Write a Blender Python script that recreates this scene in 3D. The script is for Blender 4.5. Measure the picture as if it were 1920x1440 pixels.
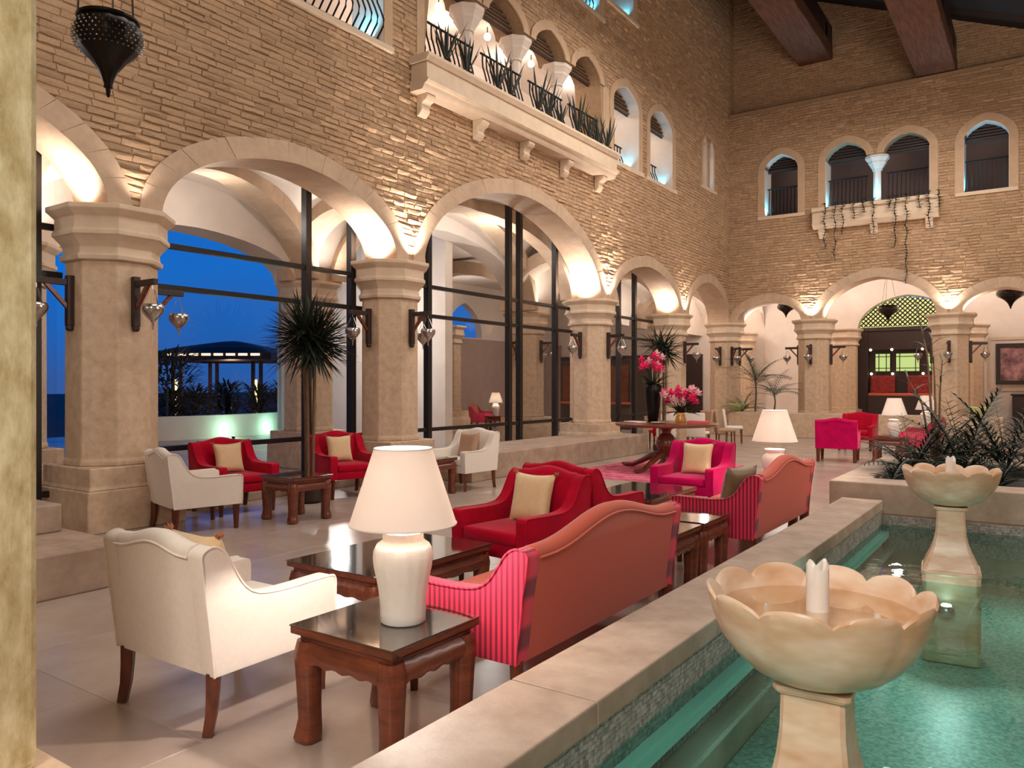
import bpy, bmesh, math, random
import numpy as np
from mathutils import Vector, Matrix
from mathutils.geometry import tessellate_polygon
rnd = random.Random(7)
PI = math.pi
C = bpy.context.scene.collection
for _o in list(bpy.data.objects):
    bpy.data.objects.remove(_o)
sc = bpy.context.scene

# ------------------------------------------------------------------ camera, world, exposure, lights
cam_d = bpy.data.cameras.new('camera'); cam_d.sensor_width = 36; cam_d.lens = 27.3; cam_d.clip_end = 500
cam = bpy.data.objects.new('camera', cam_d); C.objects.link(cam)
cam.location = (0, 0, 1.7); cam.rotation_euler = (PI/2, 0, math.radians(34.6))
sc.camera = cam
sc.view_settings.view_transform = 'Standard'; sc.view_settings.look = 'None'
sc.view_settings.exposure = 0.0; sc.view_settings.gamma = 1.0; sc.view_settings.use_curve_mapping = False
w = bpy.data.worlds.new('dusk_sky'); sc.world = w; w.use_nodes = True
nt = w.node_tree; nt.nodes.clear()
out = nt.nodes.new('ShaderNodeOutputWorld'); bg = nt.nodes.new('ShaderNodeBackground')
tc = nt.nodes.new('ShaderNodeTexCoord'); sx = nt.nodes.new('ShaderNodeSeparateXYZ'); cr = nt.nodes.new('ShaderNodeValToRGB')
ns = nt.nodes.new('ShaderNodeTexNoise'); ns.inputs['Scale'].default_value = 3; mp = nt.nodes.new('ShaderNodeMapping'); mp.inputs['Scale'].default_value = (1, 1, 5)
nt.links.new(tc.outputs['Generated'], sx.inputs[0]); nt.links.new(tc.outputs['Generated'], mp.inputs[0]); nt.links.new(mp.outputs[0], ns.inputs['Vector'])
ad = nt.nodes.new('ShaderNodeMath'); ad.operation = 'MULTIPLY_ADD'; ad.inputs[1].default_value = 0.10; nt.links.new(ns.outputs[0], ad.inputs[0]); nt.links.new(sx.outputs[2], ad.inputs[2])
nt.links.new(ad.outputs[0], cr.inputs[0])
e = cr.color_ramp.elements
e[0].position = 0.0; e[0].color = (0.045, 0.09, 0.26, 1)
e[1].position = 1.0; e[1].color = (0.004, 0.012, 0.05, 1)
for p, c in ((0.10, (0.02, 0.12, 0.44, 1)), (0.18, (0.005, 0.155, 0.62, 1)), (0.30, (0.004, 0.15, 0.62, 1)), (0.5, (0.004, 0.05, 0.22, 1))):
    q = e.new(p); q.color = c
nt.links.new(cr.outputs[0], bg.inputs[0]); bg.inputs[1].default_value = 1.0; nt.links.new(bg.outputs[0], out.inputs[0])

WARM = (1.0, 0.88, 0.76); NEUT = (1.0, 0.94, 0.88)
def light(name, kind, loc, energy, color=WARM, size=0.1, aim=None, cone=None, blend=0.6, sy=None):
    d = bpy.data.lights.new(name, kind); d.energy = energy; d.color = color
    if kind == 'AREA':
        d.size = size
        if sy: d.shape = 'RECTANGLE'; d.size_y = sy
    else:
        d.shadow_soft_size = size
    if kind == 'SPOT':
        d.spot_size = math.radians(cone or 100); d.spot_blend = blend
    o = bpy.data.objects.new(name, d); C.objects.link(o); o.location = loc
    if aim is not None:
        o.rotation_euler = (Vector(aim) - Vector(loc)).to_track_quat('-Z', 'Y').to_euler()
    return o
G_FILL, G_UP, G_LAMP, G_HALL, G_POOL = 0.58, 1.0, 1.0, 1.0, 1.35
# unseen fill lights added high over the court for ambient light
light('roof_fill', 'AREA', (-3.6, 4.5, 9.6), 560*G_FILL, NEUT, 3.0, (-3.6, 4.5, 0), sy=5.0)
light('roof_fill', 'AREA', (-3.6, 14.0, 9.8), 1000*G_FILL, NEUT, 3.0, (-4.2, 14.5, 0), sy=7.0)
light('roof_fill', 'AREA', (-2.5, 21.5, 9.2), 520*G_FILL, NEUT, 3.0, (-4, 22.5, 0), sy=3.0)
light('wall_fill', 'AREA', (3.0, 9.0, 5.5), 620*G_FILL, WARM, 2.0, (-9, 13, 8.0), sy=8.0)  # added fill, out of view, lifts the upper left wall
light('wall_fill', 'AREA', (3.0, 15.0, 4.5), 330*G_FILL, WARM, 2.0, (-4, 26, 9.0), sy=3.0)  # added fill, out of view, lifts the back wall and gable
light('pillar_fill', 'POINT', (-1.9, -.9, 2.7), 38, (1, .88, .66), .15)  # added light behind the camera that brightens the foreground pillar
light('column_fill', 'POINT', (-8.3, .6, 3.0), 40, NEUT, .12)  # added to brighten the camera-side faces of the first column and steps
light('front_fill', 'AREA', (.5, -3.2, 4.6), 350, NEUT, 3.0, (-3, 7, .6), sy=2.0)  # broad unseen frontal fill added behind the camera

# ------------------------------------------------------------------ materials
MATS = {}
def srgb(r, g, b):
    f = lambda c: (c/255)/12.92 if c/255 <= 0.04045 else ((c/255+0.055)/1.055)**2.4
    return (f(r), f(g), f(b), 1)
def mat(name, col, rough=0.6, var=0.0, scale=6.0, bump=0.0, bscale=60.0, metal=0.0, col2=None, island=0.0, spec=0.5, detail=4.0, coat=0.0, stretch=None, objrand=0.0, sheen=0.0, sss=0.0):
    if name in MATS: return MATS[name]
    m = bpy.data.materials.new(name); m.use_nodes = True
    n, l = m.node_tree.nodes, m.node_tree.links
    b = n['Principled BSDF']; b.inputs['Roughness'].default_value = rough; b.inputs['Metallic'].default_value = metal
    b.inputs['Specular IOR Level'].default_value = spec; b.inputs['Coat Weight'].default_value = coat
    if coat: b.inputs['Coat Roughness'].default_value = 0.08
    if sheen: b.inputs['Sheen Weight'].default_value = sheen; b.inputs['Sheen Roughness'].default_value = 0.4
    if sss:
        b.inputs['Subsurface Weight'].default_value = sss; b.inputs['Subsurface Radius'].default_value = (0.05, 0.03, 0.015); b.inputs['Subsurface Scale'].default_value = 0.5
    t = n.new('ShaderNodeTexCoord'); vec = t.outputs['Object']
    if stretch:
        mpn = n.new('ShaderNodeMapping'); mpn.inputs['Scale'].default_value = stretch; l.new(vec, mpn.inputs[0]); vec = mpn.outputs[0]
    src = None
    c1 = col
    if var or col2:
        c2 = col2 or tuple(x*(1-var) for x in col[:3]) + (1,)
        nz = n.new('ShaderNodeTexNoise'); nz.inputs['Scale'].default_value = scale; nz.inputs['Detail'].default_value = detail; nz.inputs['Roughness'].default_value = 0.65
        l.new(vec, nz.inputs['Vector'])
        rp = n.new('ShaderNodeValToRGB'); rp.color_ramp.elements[0].position = 0.35; rp.color_ramp.elements[1].position = 0.65
        rp.color_ramp.elements[0].color = c2; rp.color_ramp.elements[1].color = c1
        l.new(nz.outputs[0], rp.inputs[0]); src = rp.outputs[0]
    if island or objrand:
        hs = n.new('ShaderNodeHueSaturation'); mr = n.new('ShaderNodeMapRange')
        amt = island or objrand
        mr.inputs['To Min'].default_value = 1-amt; mr.inputs['To Max'].default_value = 1+amt*0.7
        if island and objrand:
            g = n.new('ShaderNodeNewGeometry'); oi = n.new('ShaderNodeObjectInfo'); am = n.new('ShaderNodeMath'); am.operation = 'ADD'; fr = n.new('ShaderNodeMath'); fr.operation = 'FRACT'
            l.new(g.outputs['Random Per Island'], am.inputs[0]); l.new(oi.outputs['Random'], am.inputs[1]); l.new(am.outputs[0], fr.inputs[0]); l.new(fr.outputs[0], mr.inputs[0])
        elif island:
            g = n.new('ShaderNodeNewGeometry'); l.new(g.outputs['Random Per Island'], mr.inputs[0])
        else:
            oi = n.new('ShaderNodeObjectInfo'); l.new(oi.outputs['Random'], mr.inputs[0])
        if src: l.new(src, hs.inputs['Color'])
        else: hs.inputs['Color'].default_value = c1
        l.new(mr.outputs[0], hs.inputs['Value']); src = hs.outputs[0]
    if src: l.new(src, b.inputs['Base Color'])
    else: b.inputs['Base Color'].default_value = c1
    if bump:
        nb = n.new('ShaderNodeTexNoise'); nb.inputs['Scale'].default_value = bscale; nb.inputs['Detail'].default_value = 3; l.new(vec, nb.inputs['Vector'])
        bp = n.new('ShaderNodeBump'); bp.inputs['Strength'].default_value = bump; bp.inputs['Distance'].default_value = 0.01
        l.new(nb.outputs[0], bp.inputs['Height']); l.new(bp.outputs[0], b.inputs['Normal'])
    MATS[name] = m
    return m
def emit(name, col, strength):
    if name in MATS: return MATS[name]
    m = bpy.data.materials.new(name); m.use_nodes = True; n, l = m.node_tree.nodes, m.node_tree.links; n.clear()
    o = n.new('ShaderNodeOutputMaterial'); em = n.new('ShaderNodeEmission'); em.inputs[0].default_value = col; em.inputs[1].default_value = strength
    l.new(em.outputs[0], o.inputs[0]); MATS[name] = m
    return m
def glassy(name, tint, gloss_rough=0.02, ior=1.45, bump=0.0, bscale=8.0):
    if name in MATS: return MATS[name]
    m = bpy.data.materials.new(name); m.use_nodes = True; n, l = m.node_tree.nodes, m.node_tree.links; n.clear()
    o = n.new('ShaderNodeOutputMaterial'); mx = n.new('ShaderNodeMixShader'); tr = n.new('ShaderNodeBsdfTransparent'); gl = n.new('ShaderNodeBsdfGlossy'); fr = n.new('ShaderNodeFresnel')
    tr.inputs[0].default_value = tint; gl.inputs['Roughness'].default_value = gloss_rough; fr.inputs[0].default_value = ior
    if bump:
        t = n.new('ShaderNodeTexCoord'); nb = n.new('ShaderNodeTexNoise'); nb.inputs['Scale'].default_value = bscale; l.new(t.outputs['Object'], nb.inputs['Vector'])
        bp = n.new('ShaderNodeBump'); bp.inputs['Strength'].default_value = bump; bp.inputs['Distance'].default_value = 0.02
        l.new(nb.outputs[0], bp.inputs['Height']); l.new(bp.outputs[0], gl.inputs['Normal']); l.new(bp.outputs[0], fr.inputs['Normal'])
    gm = n.new('ShaderNodeNewGeometry'); iv = n.new('ShaderNodeMath'); iv.operation = 'SUBTRACT'; iv.inputs[0].default_value = 1.0; l.new(gm.outputs['Backfacing'], iv.inputs[1])
    ml = n.new('ShaderNodeMath'); ml.operation = 'MULTIPLY'; l.new(fr.outputs[0], ml.inputs[0]); l.new(iv.outputs[0], ml.inputs[1])
    l.new(ml.outputs[0], mx.inputs[0]); l.new(tr.outputs[0], mx.inputs[1]); l.new(gl.outputs[0], mx.inputs[2]); l.new(mx.outputs[0], o.inputs[0]); MATS[name] = m
    return m
def shade_mat(name, col):
    m = bpy.data.materials.new(name); m.use_nodes = True; n, l = m.node_tree.nodes, m.node_tree.links; n.clear()
    o = n.new('ShaderNodeOutputMaterial'); mx = n.new('ShaderNodeMixShader'); mx.inputs[0].default_value = 0.26
    tr = n.new('ShaderNodeBsdfTranslucent'); df = n.new('ShaderNodeBsdfDiffuse'); tr.inputs[0].default_value = col; df.inputs[0].default_value = col
    l.new(df.outputs[0], mx.inputs[1]); l.new(tr.outputs[0], mx.inputs[2]); l.new(mx.outputs[0], o.inputs[0]); MATS[name] = m
    return m
def stripes(name, ca, cb, pitch, axis, duty=0.5, rough=0.7, blur=0.12, sheen=0.2):
    """woven stripes running up the cloth; axis = object axis across the stripes"""
    m = bpy.data.materials.new(name); m.use_nodes = True; n, l = m.node_tree.nodes, m.node_tree.links
    b = n['Principled BSDF']; b.inputs['Roughness'].default_value = rough; b.inputs['Specular IOR Level'].default_value = 0.25; b.inputs['Sheen Weight'].default_value = sheen
    t = n.new('ShaderNodeTexCoord'); s = n.new('ShaderNodeSeparateXYZ'); l.new(t.outputs['Object'], s.inputs[0])
    a = n.new('ShaderNodeMath'); a.operation = 'MULTIPLY'; a.inputs[1].default_value = 1/pitch; l.new(s.outputs[axis], a.inputs[0])
    f = n.new('ShaderNodeMath'); f.operation = 'PINGPONG'; f.inputs[1].default_value = 0.5; l.new(a.outputs[0], f.inputs[0])
    rp = n.new('ShaderNodeValToRGB'); h = duty*0.5
    rp.color_ramp.elements[0].position = max(0, h-blur*0.5); rp.color_ramp.elements[1].position = min(1, h+blur*0.5)
    rp.color_ramp.elements[0].color = ca; rp.color_ramp.elements[1].color = cb
    l.new(f.outputs[0], rp.inputs[0]); l.new(rp.outputs[0], b.inputs['Base Color']); MATS[name] = m
    return m

M = {}
M['brick'] = mat('split_brick', srgb(190, 156, 122), 0.85, 0.25, 9, 0.6, 40, island=0.13, col2=srgb(168, 134, 102))
M['brick1'] = mat('split_brick_single', srgb(190, 156, 122), 0.85, 0.25, 9, 0.6, 40, objrand=0.13, col2=srgb(168, 134, 102))
M['mortar'] = mat('mortar', srgb(172, 140, 108), 0.95, 0.2, 12, 0.3, 80)
M['vous'] = mat('arch_limestone', srgb(194, 164, 136), 0.75, 0.15, 5, 0.15, 60, objrand=0.05)
M['stone'] = mat('travertine', srgb(208, 180, 152), 0.6, 0.3, 9, 0.25, 50, col2=srgb(188, 156, 126), detail=8)
M['trim'] = mat('dressed_limestone', srgb(216, 190, 162), 0.7, 0.12, 4, 0.12, 70)
M['onlypillar'] = mat('mottled_fossil_stone', srgb(222, 208, 166), 0.6, 0.35, 12, 0.3, 40, col2=srgb(172, 150, 100), stretch=(1, 1, .45), detail=9)
M['surround'] = mat('window_limestone', srgb(198, 164, 132), 0.75, 0.12, 4, 0.12, 70)
M['plaster'] = mat('cream_plaster', srgb(226, 210, 196), 0.85, 0.08, 2, 0.1, 40)
M['plaster_grey'] = mat('grey_mauve_plaster', srgb(120, 98, 92), 0.9, 0.1, 2, 0.1, 40)  # grey-mauve plaster with slightly varied tone
M['tile'] = mat('polished_limestone_tile', srgb(184, 164, 150), 0.24, 0.2, 1.2, 0.02, 20, objrand=0.03, col2=srgb(166, 144, 130), detail=9)
M['grout'] = mat('tile_grout', srgb(160, 138, 122), 0.8)
M['coping'] = mat('coping_stone', srgb(176, 152, 132), 0.55, 0.18, 4, 0.08, 60, objrand=0.05, col2=srgb(150, 124, 104), detail=8)
M['black'] = mat('black_window_metal', srgb(34, 27, 24), 0.4, metal=0.3)
M['iron'] = mat('wrought_iron', srgb(30, 26, 26), 0.5, metal=0.6)
M['glass'] = glassy('window_glass', (0.93, 0.95, 0.96, 1), 0.01, 1.35)
M['wood'] = mat('rosewood', srgb(122, 58, 32), 0.32, 0.5, 5, 0.1, 30, col2=srgb(88, 38, 20), stretch=(1, 1, 5), coat=0.3)
M['woodx'] = mat('rosewood_long', srgb(128, 62, 36), 0.32, 0.5, 5, 0.1, 30, col2=srgb(92, 40, 22), stretch=(6, .8, 6), coat=0.3)
M['leg'] = mat('walnut_leg', srgb(110, 52, 26), 0.4, 0.4, 8, col2=srgb(70, 28, 12), stretch=(3, 3, 1))
M['beam'] = mat('roof_timber', srgb(112, 72, 52), 0.6, 0.4, 3, 0.2, 20, col2=srgb(76, 46, 34), stretch=(5, .5, 5))
M['louvre'] = mat('louvre_timber', srgb(104, 78, 58), 0.6, 0.3, 6, stretch=(4, 1, 4))
M['darkwood'] = mat('dark_timber', srgb(52, 30, 24), 0.5, 0.3, 4, stretch=(4, 4, 1))
M['tabletop'] = mat('smoked_glass_top', srgb(58, 44, 36), 0.05, spec=1.0, coat=1.0)
M['white_f'] = mat('ivory_linen', srgb(234, 220, 206), 0.85, 0.05, 30, 0.25, 350, sheen=0.1)
M['red_f'] = mat('crimson_velvet', srgb(184, 2, 40), 0.75, 0.25, 5, 0.1, 200, sheen=0.12, spec=0.1)
M['mag_f'] = mat('magenta_velvet', srgb(200, 2, 84), 0.75, 0.25, 5, 0.1, 200, sheen=0.12, spec=0.1)
M['pink_f'] = mat('coral_pink_cloth', srgb(214, 90, 96), 0.8, 0.1, 20)
M['cushion'] = mat('sand_silk', srgb(222, 188, 142), 0.55, 0.08, 20, 0.15, 300, sheen=0.3)
M['taupe'] = mat('taupe_silk', srgb(176, 136, 104), 0.55, 0.08, 20, 0.15, 300, sheen=0.3)
M['olive'] = mat('olive_silk', srgb(120, 100, 70), 0.5, 0.15, 14, 0.15, 300, sheen=0.3)
M['tuft'] = mat('red_gold_tuft', srgb(168, 104, 72), 0.8)
M['ceramic'] = mat('white_ceramic', srgb(236, 226, 214), 0.35, 0.05, 14, 0.12, 60)
M['bulb'] = emit('lamp_bulb', (1, 0.82, 0.62, 1), 30)
M['silver'] = mat('pierced_silver', srgb(190, 184, 180), 0.25, metal=1.0)
M['darkmetal'] = mat('dark_bronze', srgb(40, 34, 32), 0.35, metal=0.8)
M['leaf'] = mat('dark_green_leaf', srgb(38, 48, 32), 0.5, 0.4, 6, island=0.3)
M['leaf2'] = mat('sage_frond', srgb(86, 104, 78), 0.5, 0.4, 6, island=0.3)
M['agave'] = mat('agave_leaf', srgb(40, 46, 38), 0.5, 0.3, 6)
M['bark'] = mat('palm_stem', srgb(120, 92, 66), 0.8, 0.4, 12, 0.3, 60, stretch=(2, 2, .6))
M['soil'] = mat('dark_soil', srgb(50, 42, 34), 0.95, 0.5, 20, 0.5, 40)
M['petal'] = mat('pink_petal', srgb(236, 56, 120), 0.6, island=0.25)
M['petalw'] = mat('pale_petal', srgb(240, 190, 196), 0.6, island=0.15)
M['sofa_arm'] = stripes('rose_wine_stripe', srgb(214, 44, 74), srgb(122, 18, 44), 0.034, 1, 0.55)
M['sofa_front'] = stripes('rose_wine_stripe_front', srgb(214, 44, 74), srgb(122, 18, 44), 0.034, 0, 0.55)
M['sofa_back'] = stripes('burnt_orange_pinstripe', srgb(204, 84, 52), srgb(164, 58, 36), 0.014, 0, 0.6, blur=0.2)
M['seat_or'] = mat('burnt_coral_seat', srgb(196, 92, 70), 0.75, 0.08, 20, 0.1, 200)
M['alab'] = mat('banded_alabaster', srgb(236, 212, 186), 0.35, 0.2, 3.0, 0.05, 40, col2=srgb(206, 158, 118), stretch=(1, 1, 2.4), sss=0.15, detail=3)
M['lampshade'] = shade_mat('linen_shade', (0.88, 0.79, 0.72, 1))
M['mosaic'] = mat('pool_mosaic', srgb(168, 160, 152), 0.35, 0.2, 30, island=0.4)
M['poolfloor'] = mat('pool_floor', srgb(184, 200, 184), 0.5, 0.6, 38, col2=srgb(110, 130, 118), detail=8)
M['water'] = glassy('pool_water', (0.46, 0.74, 0.69, 1), 0.02, 1.33, 0.12, 7.0)

# ------------------------------------------------------------------ mesh helpers
class MB:
    def __init__(s): s.v, s.f = [], []
    def add(s, vs, fs):
        o = len(s.v); s.v += [tuple(p) for p in vs]; s.f += [tuple(i+o for i in f) for f in fs]; return s
    def box(s, x0, x1, y0, y1, z0, z1, taper=0.0):
        t = taper
        return s.add([(x0, y0, z0), (x1, y0, z0), (x1, y1, z0), (x0, y1, z0), (x0+t, y0+t, z1), (x1-t, y0+t, z1), (x1-t, y1-t, z1), (x0+t, y1-t, z1)],
                     [(3, 2, 1, 0), (4, 5, 6, 7), (0, 1, 5, 4), (1, 2, 6, 5), (2, 3, 7, 6), (3, 0, 4, 7)])
    def tube(s, pts, r, n=8, cap=True):
        pts = [Vector(p) for p in pts]; k = len(pts); rs = r if isinstance(r, (list, tuple)) else [r]*k
        vs = []; ref = Vector((0, 0, 1))
        d0 = (pts[1]-pts[0]).normalized()
        if abs(d0.dot(ref)) > 0.9: ref = Vector((1, 0, 0))
        for i, p in enumerate(pts):
            d = (pts[min(i+1, k-1)] - pts[max(i-1, 0)]).normalized()
            a = d.cross(ref)
            if a.length < 1e-4: a = d.cross(Vector((0, 1, 0)))
            a.normalize(); b = d.cross(a)
            for j in range(n):
                t = 2*PI*j/n; vs.append(p + (a*math.cos(t) + b*math.sin(t))*rs[i])
        fs = [(i*n+j, i*n+(j+1) % n, (i+1)*n+(j+1) % n, (i+1)*n+j) for i in range(k-1) for j in range(n)]
        if cap: fs += [tuple(range(n-1, -1, -1)), tuple(range((k-1)*n, k*n))]
        return s.add(vs, fs)
    def lathe(s, prof, n=24, cx=0, cy=0, mod=None, phase=0.0, cap=True):
        vs = []
        for i, (r, z) in enumerate(prof):
            for j in range(n):
                t = 2*PI*j/n + phase; rr, zz = (r, z) if mod is None else mod(i, r, z, t)
                vs.append((cx+rr*math.cos(t), cy+rr*math.sin(t), zz))
        k = len(prof)
        fs = [(i*n+j, i*n+(j+1) % n, (i+1)*n+(j+1) % n, (i+1)*n+j) for i in range(k-1) for j in range(n)]
        if cap: fs += [tuple(range(n-1, -1, -1)), tuple(range((k-1)*n, k*n))]
        return s.add(vs, fs)
    def prism(s, poly, fn, a, b):
        """poly 2-D loop, fn(p, q, depth) -> xyz, between depths a and b"""
        n = len(poly)
        vs = [fn(p, q, a) for p, q in poly] + [fn(p, q, b) for p, q in poly]
        tri = tessellate_polygon([[Vector((p, q, 0)) for p, q in poly]])
        fs = [t for t in tri] + [tuple(n+i for i in reversed(t)) for t in tri] + [(i, (i+1) % n, n+(i+1) % n, n+i) for i in range(n)]
        return s.add(vs, fs)
    def blade(s, base, d, length, width, droop, segs=4, fold=0.15, up=Vector((0, 0, 1))):
        """one leaf blade: arching strip with a centre fold"""
        p = Vector(base); d = Vector(d).normalized(); side = d.cross(up)
        if side.length < 1e-3: side = Vector((1, 0, 0))
        side.normalize(); vs = []
        for i in range(segs+1):
            t = i/segs; ww = width*(0.5 + 0.9*t)*(1-t)**0.7 if t < 1 else 0.0
            ww = max(ww, width*0.03)
            nrm = side.cross(d).normalized()
            vs += [p - side*ww*0.5, p - nrm*ww*fold, p + side*ww*0.5]
            p = p + d*(length/segs); d = (d + Vector((0, 0, -droop/segs))).normalized()
        fs = []
        for i in range(segs):
            a = i*3; fs += [(a, a+1, a+4, a+3), (a+1, a+2, a+5, a+4)]
        return s.add(vs, fs)
    def build(s, name, m, parent=None, smooth=None, bevel=0.0, bseg=2, subsurf=0, recalc=True):
        me = bpy.data.meshes.new(name); me.from_pydata(s.v, [], s.f); me.validate()
        if recalc or bevel:
            bm = bmesh.new(); bm.from_mesh(me)
            bmesh.ops.remove_doubles(bm, verts=bm.verts, dist=1e-5)
            bmesh.ops.recalc_face_normals(bm, faces=bm.faces)
            if bevel:
                eds = [e_ for e_ in bm.edges if len(e_.link_faces) == 2 and e_.calc_face_angle(0) > 0.6]
                bmesh.ops.bevel(bm, geom=eds, offset=bevel, segments=bseg, profile=0.5, affect='EDGES', clamp_overlap=True)
            bm.to_mesh(me); bm.free()
        if smooth is not None:
            me.polygons.foreach_set('use_smooth', [True]*len(me.polygons)); me.set_sharp_from_angle(angle=math.radians(smooth))
        me.materials.append(m)
        o = bpy.data.objects.new(name, me); C.objects.link(o)
        if parent: o.parent = parent
        if subsurf:
            sm = o.modifiers.new('smooth', 'SUBSURF'); sm.levels = subsurf; sm.render_levels = subsurf
        return o
def thing(name, label, cat, loc=(0, 0, 0), rz=0.0, group=None):
    o = bpy.data.objects.new(name, None); C.objects.link(o); o.location = loc; o.rotation_euler = (0, 0, rz)
    o['label'] = label; o['category'] = cat; o['kind'] = 'thing'
    if group: o['group'] = group
    return o
def struct(o, kind='structure'): o['kind'] = kind; return o
def tag(o, label, cat, group=None):
    o['label'] = label; o['category'] = cat
    if group: o['group'] = group
    return o
def empty_struct(name):
    o = bpy.data.objects.new(name, None); C.objects.link(o); o['kind'] = 'structure'; return o
def kids(o): return [c for c in bpy.data.objects if c.parent == o]
KID = {}
def dup(root, loc, rz=None, label=None, group=None, swap=None, scale=None):
    """copy of a thing with copies of its parts and sub-parts; swap = {old material: new}"""
    def cp(o, par):
        c = o.copy(); C.objects.link(c)
        if par: c.parent = par
        if swap and o.type == 'MESH' and o.data.materials and o.data.materials[0] in swap:
            key = (o.data.name, swap[o.data.materials[0]].name)
            if key not in KID:
                d = o.data.copy(); d.materials[0] = swap[o.data.materials[0]]; KID[key] = d
            c.data = KID[key]
        for ch in list(o.children): cp(ch, c)
        return c
    r = cp(root, None); r.location = loc
    if rz is not None: r.rotation_euler = (0, 0, rz)
    if label: r['label'] = label
    if group: r['group'] = group
    if scale: r.scale = (scale,)*3
    return r

# ------------------------------------------------------------------ arches, holes and brick walls
def arch_pts(c, half, zs, za, n=24, k=0.10):
    pts = []
    for i in range(n+1):
        a = PI*(1-i/n); t = math.cos(a)
        pts.append((c+half*t, zs+(za-zs)*((1-k)*math.sin(a)+k*(1-abs(t)))))
    return pts
def offset_arch(pts, d):
    res = []
    for i, (u, z) in enumerate(pts):
        u0, z0 = pts[max(i-1, 0)]; u1, z1 = pts[min(i+1, len(pts)-1)]
        tx, tz = u1-u0, z1-z0; L_ = math.hypot(tx, tz) or 1
        if i in (0, len(pts)-1): nx, nz = (-1, 0) if i == 0 else (1, 0)
        else: nx, nz = -tz/L_, tx/L_
        res.append((u+nx*d, z+nz*d))
    return res
def interval(outline, z):
    """u interval of a closed outline at height z"""
    xs = []
    n = len(outline)
    for i in range(n):
        (u0, z0), (u1, z1) = outline[i], outline[(i+1) % n]
        if (z0-z)*(z1-z) < 0: xs.append(u0+(u1-u0)*(z-z0)/(z1-z0))
    return (min(xs), max(xs)) if len(xs) >= 2 else None
def intervals(outline, z):
    xs = []; n = len(outline)
    for i in range(n):
        (u0, z0), (u1, z1) = outline[i], outline[(i+1) % n]
        if (z0-z)*(z1-z) < 0: xs.append(u0+(u1-u0)*(z-z0)/(z1-z0))
    xs.sort(); return [(xs[i], xs[i+1]) for i in range(0, len(xs)-1, 2)]
def panel(mb, fn, outer, holes, w0, w1):
    loops = [outer]+holes
    tri = tessellate_polygon([[Vector((u, z, 0)) for u, z in lp] for lp in loops])
    flat = [p for lp in loops for p in lp]; n = len(flat)
    vs = [fn(u, w1, z) for u, z in flat]+[fn(u, w0, z) for u, z in flat]
    fs = [tuple(t) for t in tri]+[tuple(n+i for i in reversed(t)) for t in tri]
    o = 0
    for lp in loops:
        k = len(lp); fs += [(o+i, o+(i+1) % k, n+o+(i+1) % k, n+o+i) for i in range(k)]; o += k
    mb.add(vs, fs)
CAMX = Vector((0, 0, 1.7)); FW = Vector((-math.sin(math.radians(34.6)), math.cos(math.radians(34.6)), 0)); RT = Vector((FW.y, -FW.x, 0))
UNIT = []
for _k in range(6):   # six split-face brick shapes, unit size, laid along local x, face towards +y
    b_ = MB(); rr = random.Random(_k)
    ins = [(-.5, -.5), (0, -.5), (.5, -.5), (.5, .5), (0, .5), (-.5, .5)]
    tl = (.45, -.2, .5, .1, -.35, .4)[_k]
    fr = [(u*rr.uniform(.86, 1.03), rr.uniform(.35, .85)+tl*z, z*rr.uniform(.6, 1.0)) for u, z in ins]
    bk = [(u*1.05, -0.6, z*rr.uniform(.88, 1.0)) for u, z in ins]
    b_.add(fr+bk+[(rr.uniform(-.25, .25), rr.uniform(.8, 1.5), rr.uniform(-.25, .3))], [(i, (i+1) % 6, 12) for i in range(6)]+[(6+i, 6+(i+1) % 6, (i+1) % 6, i) for i in range(6)])
    UNIT.append((np.array(b_.v), b_.f, b_))
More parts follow.
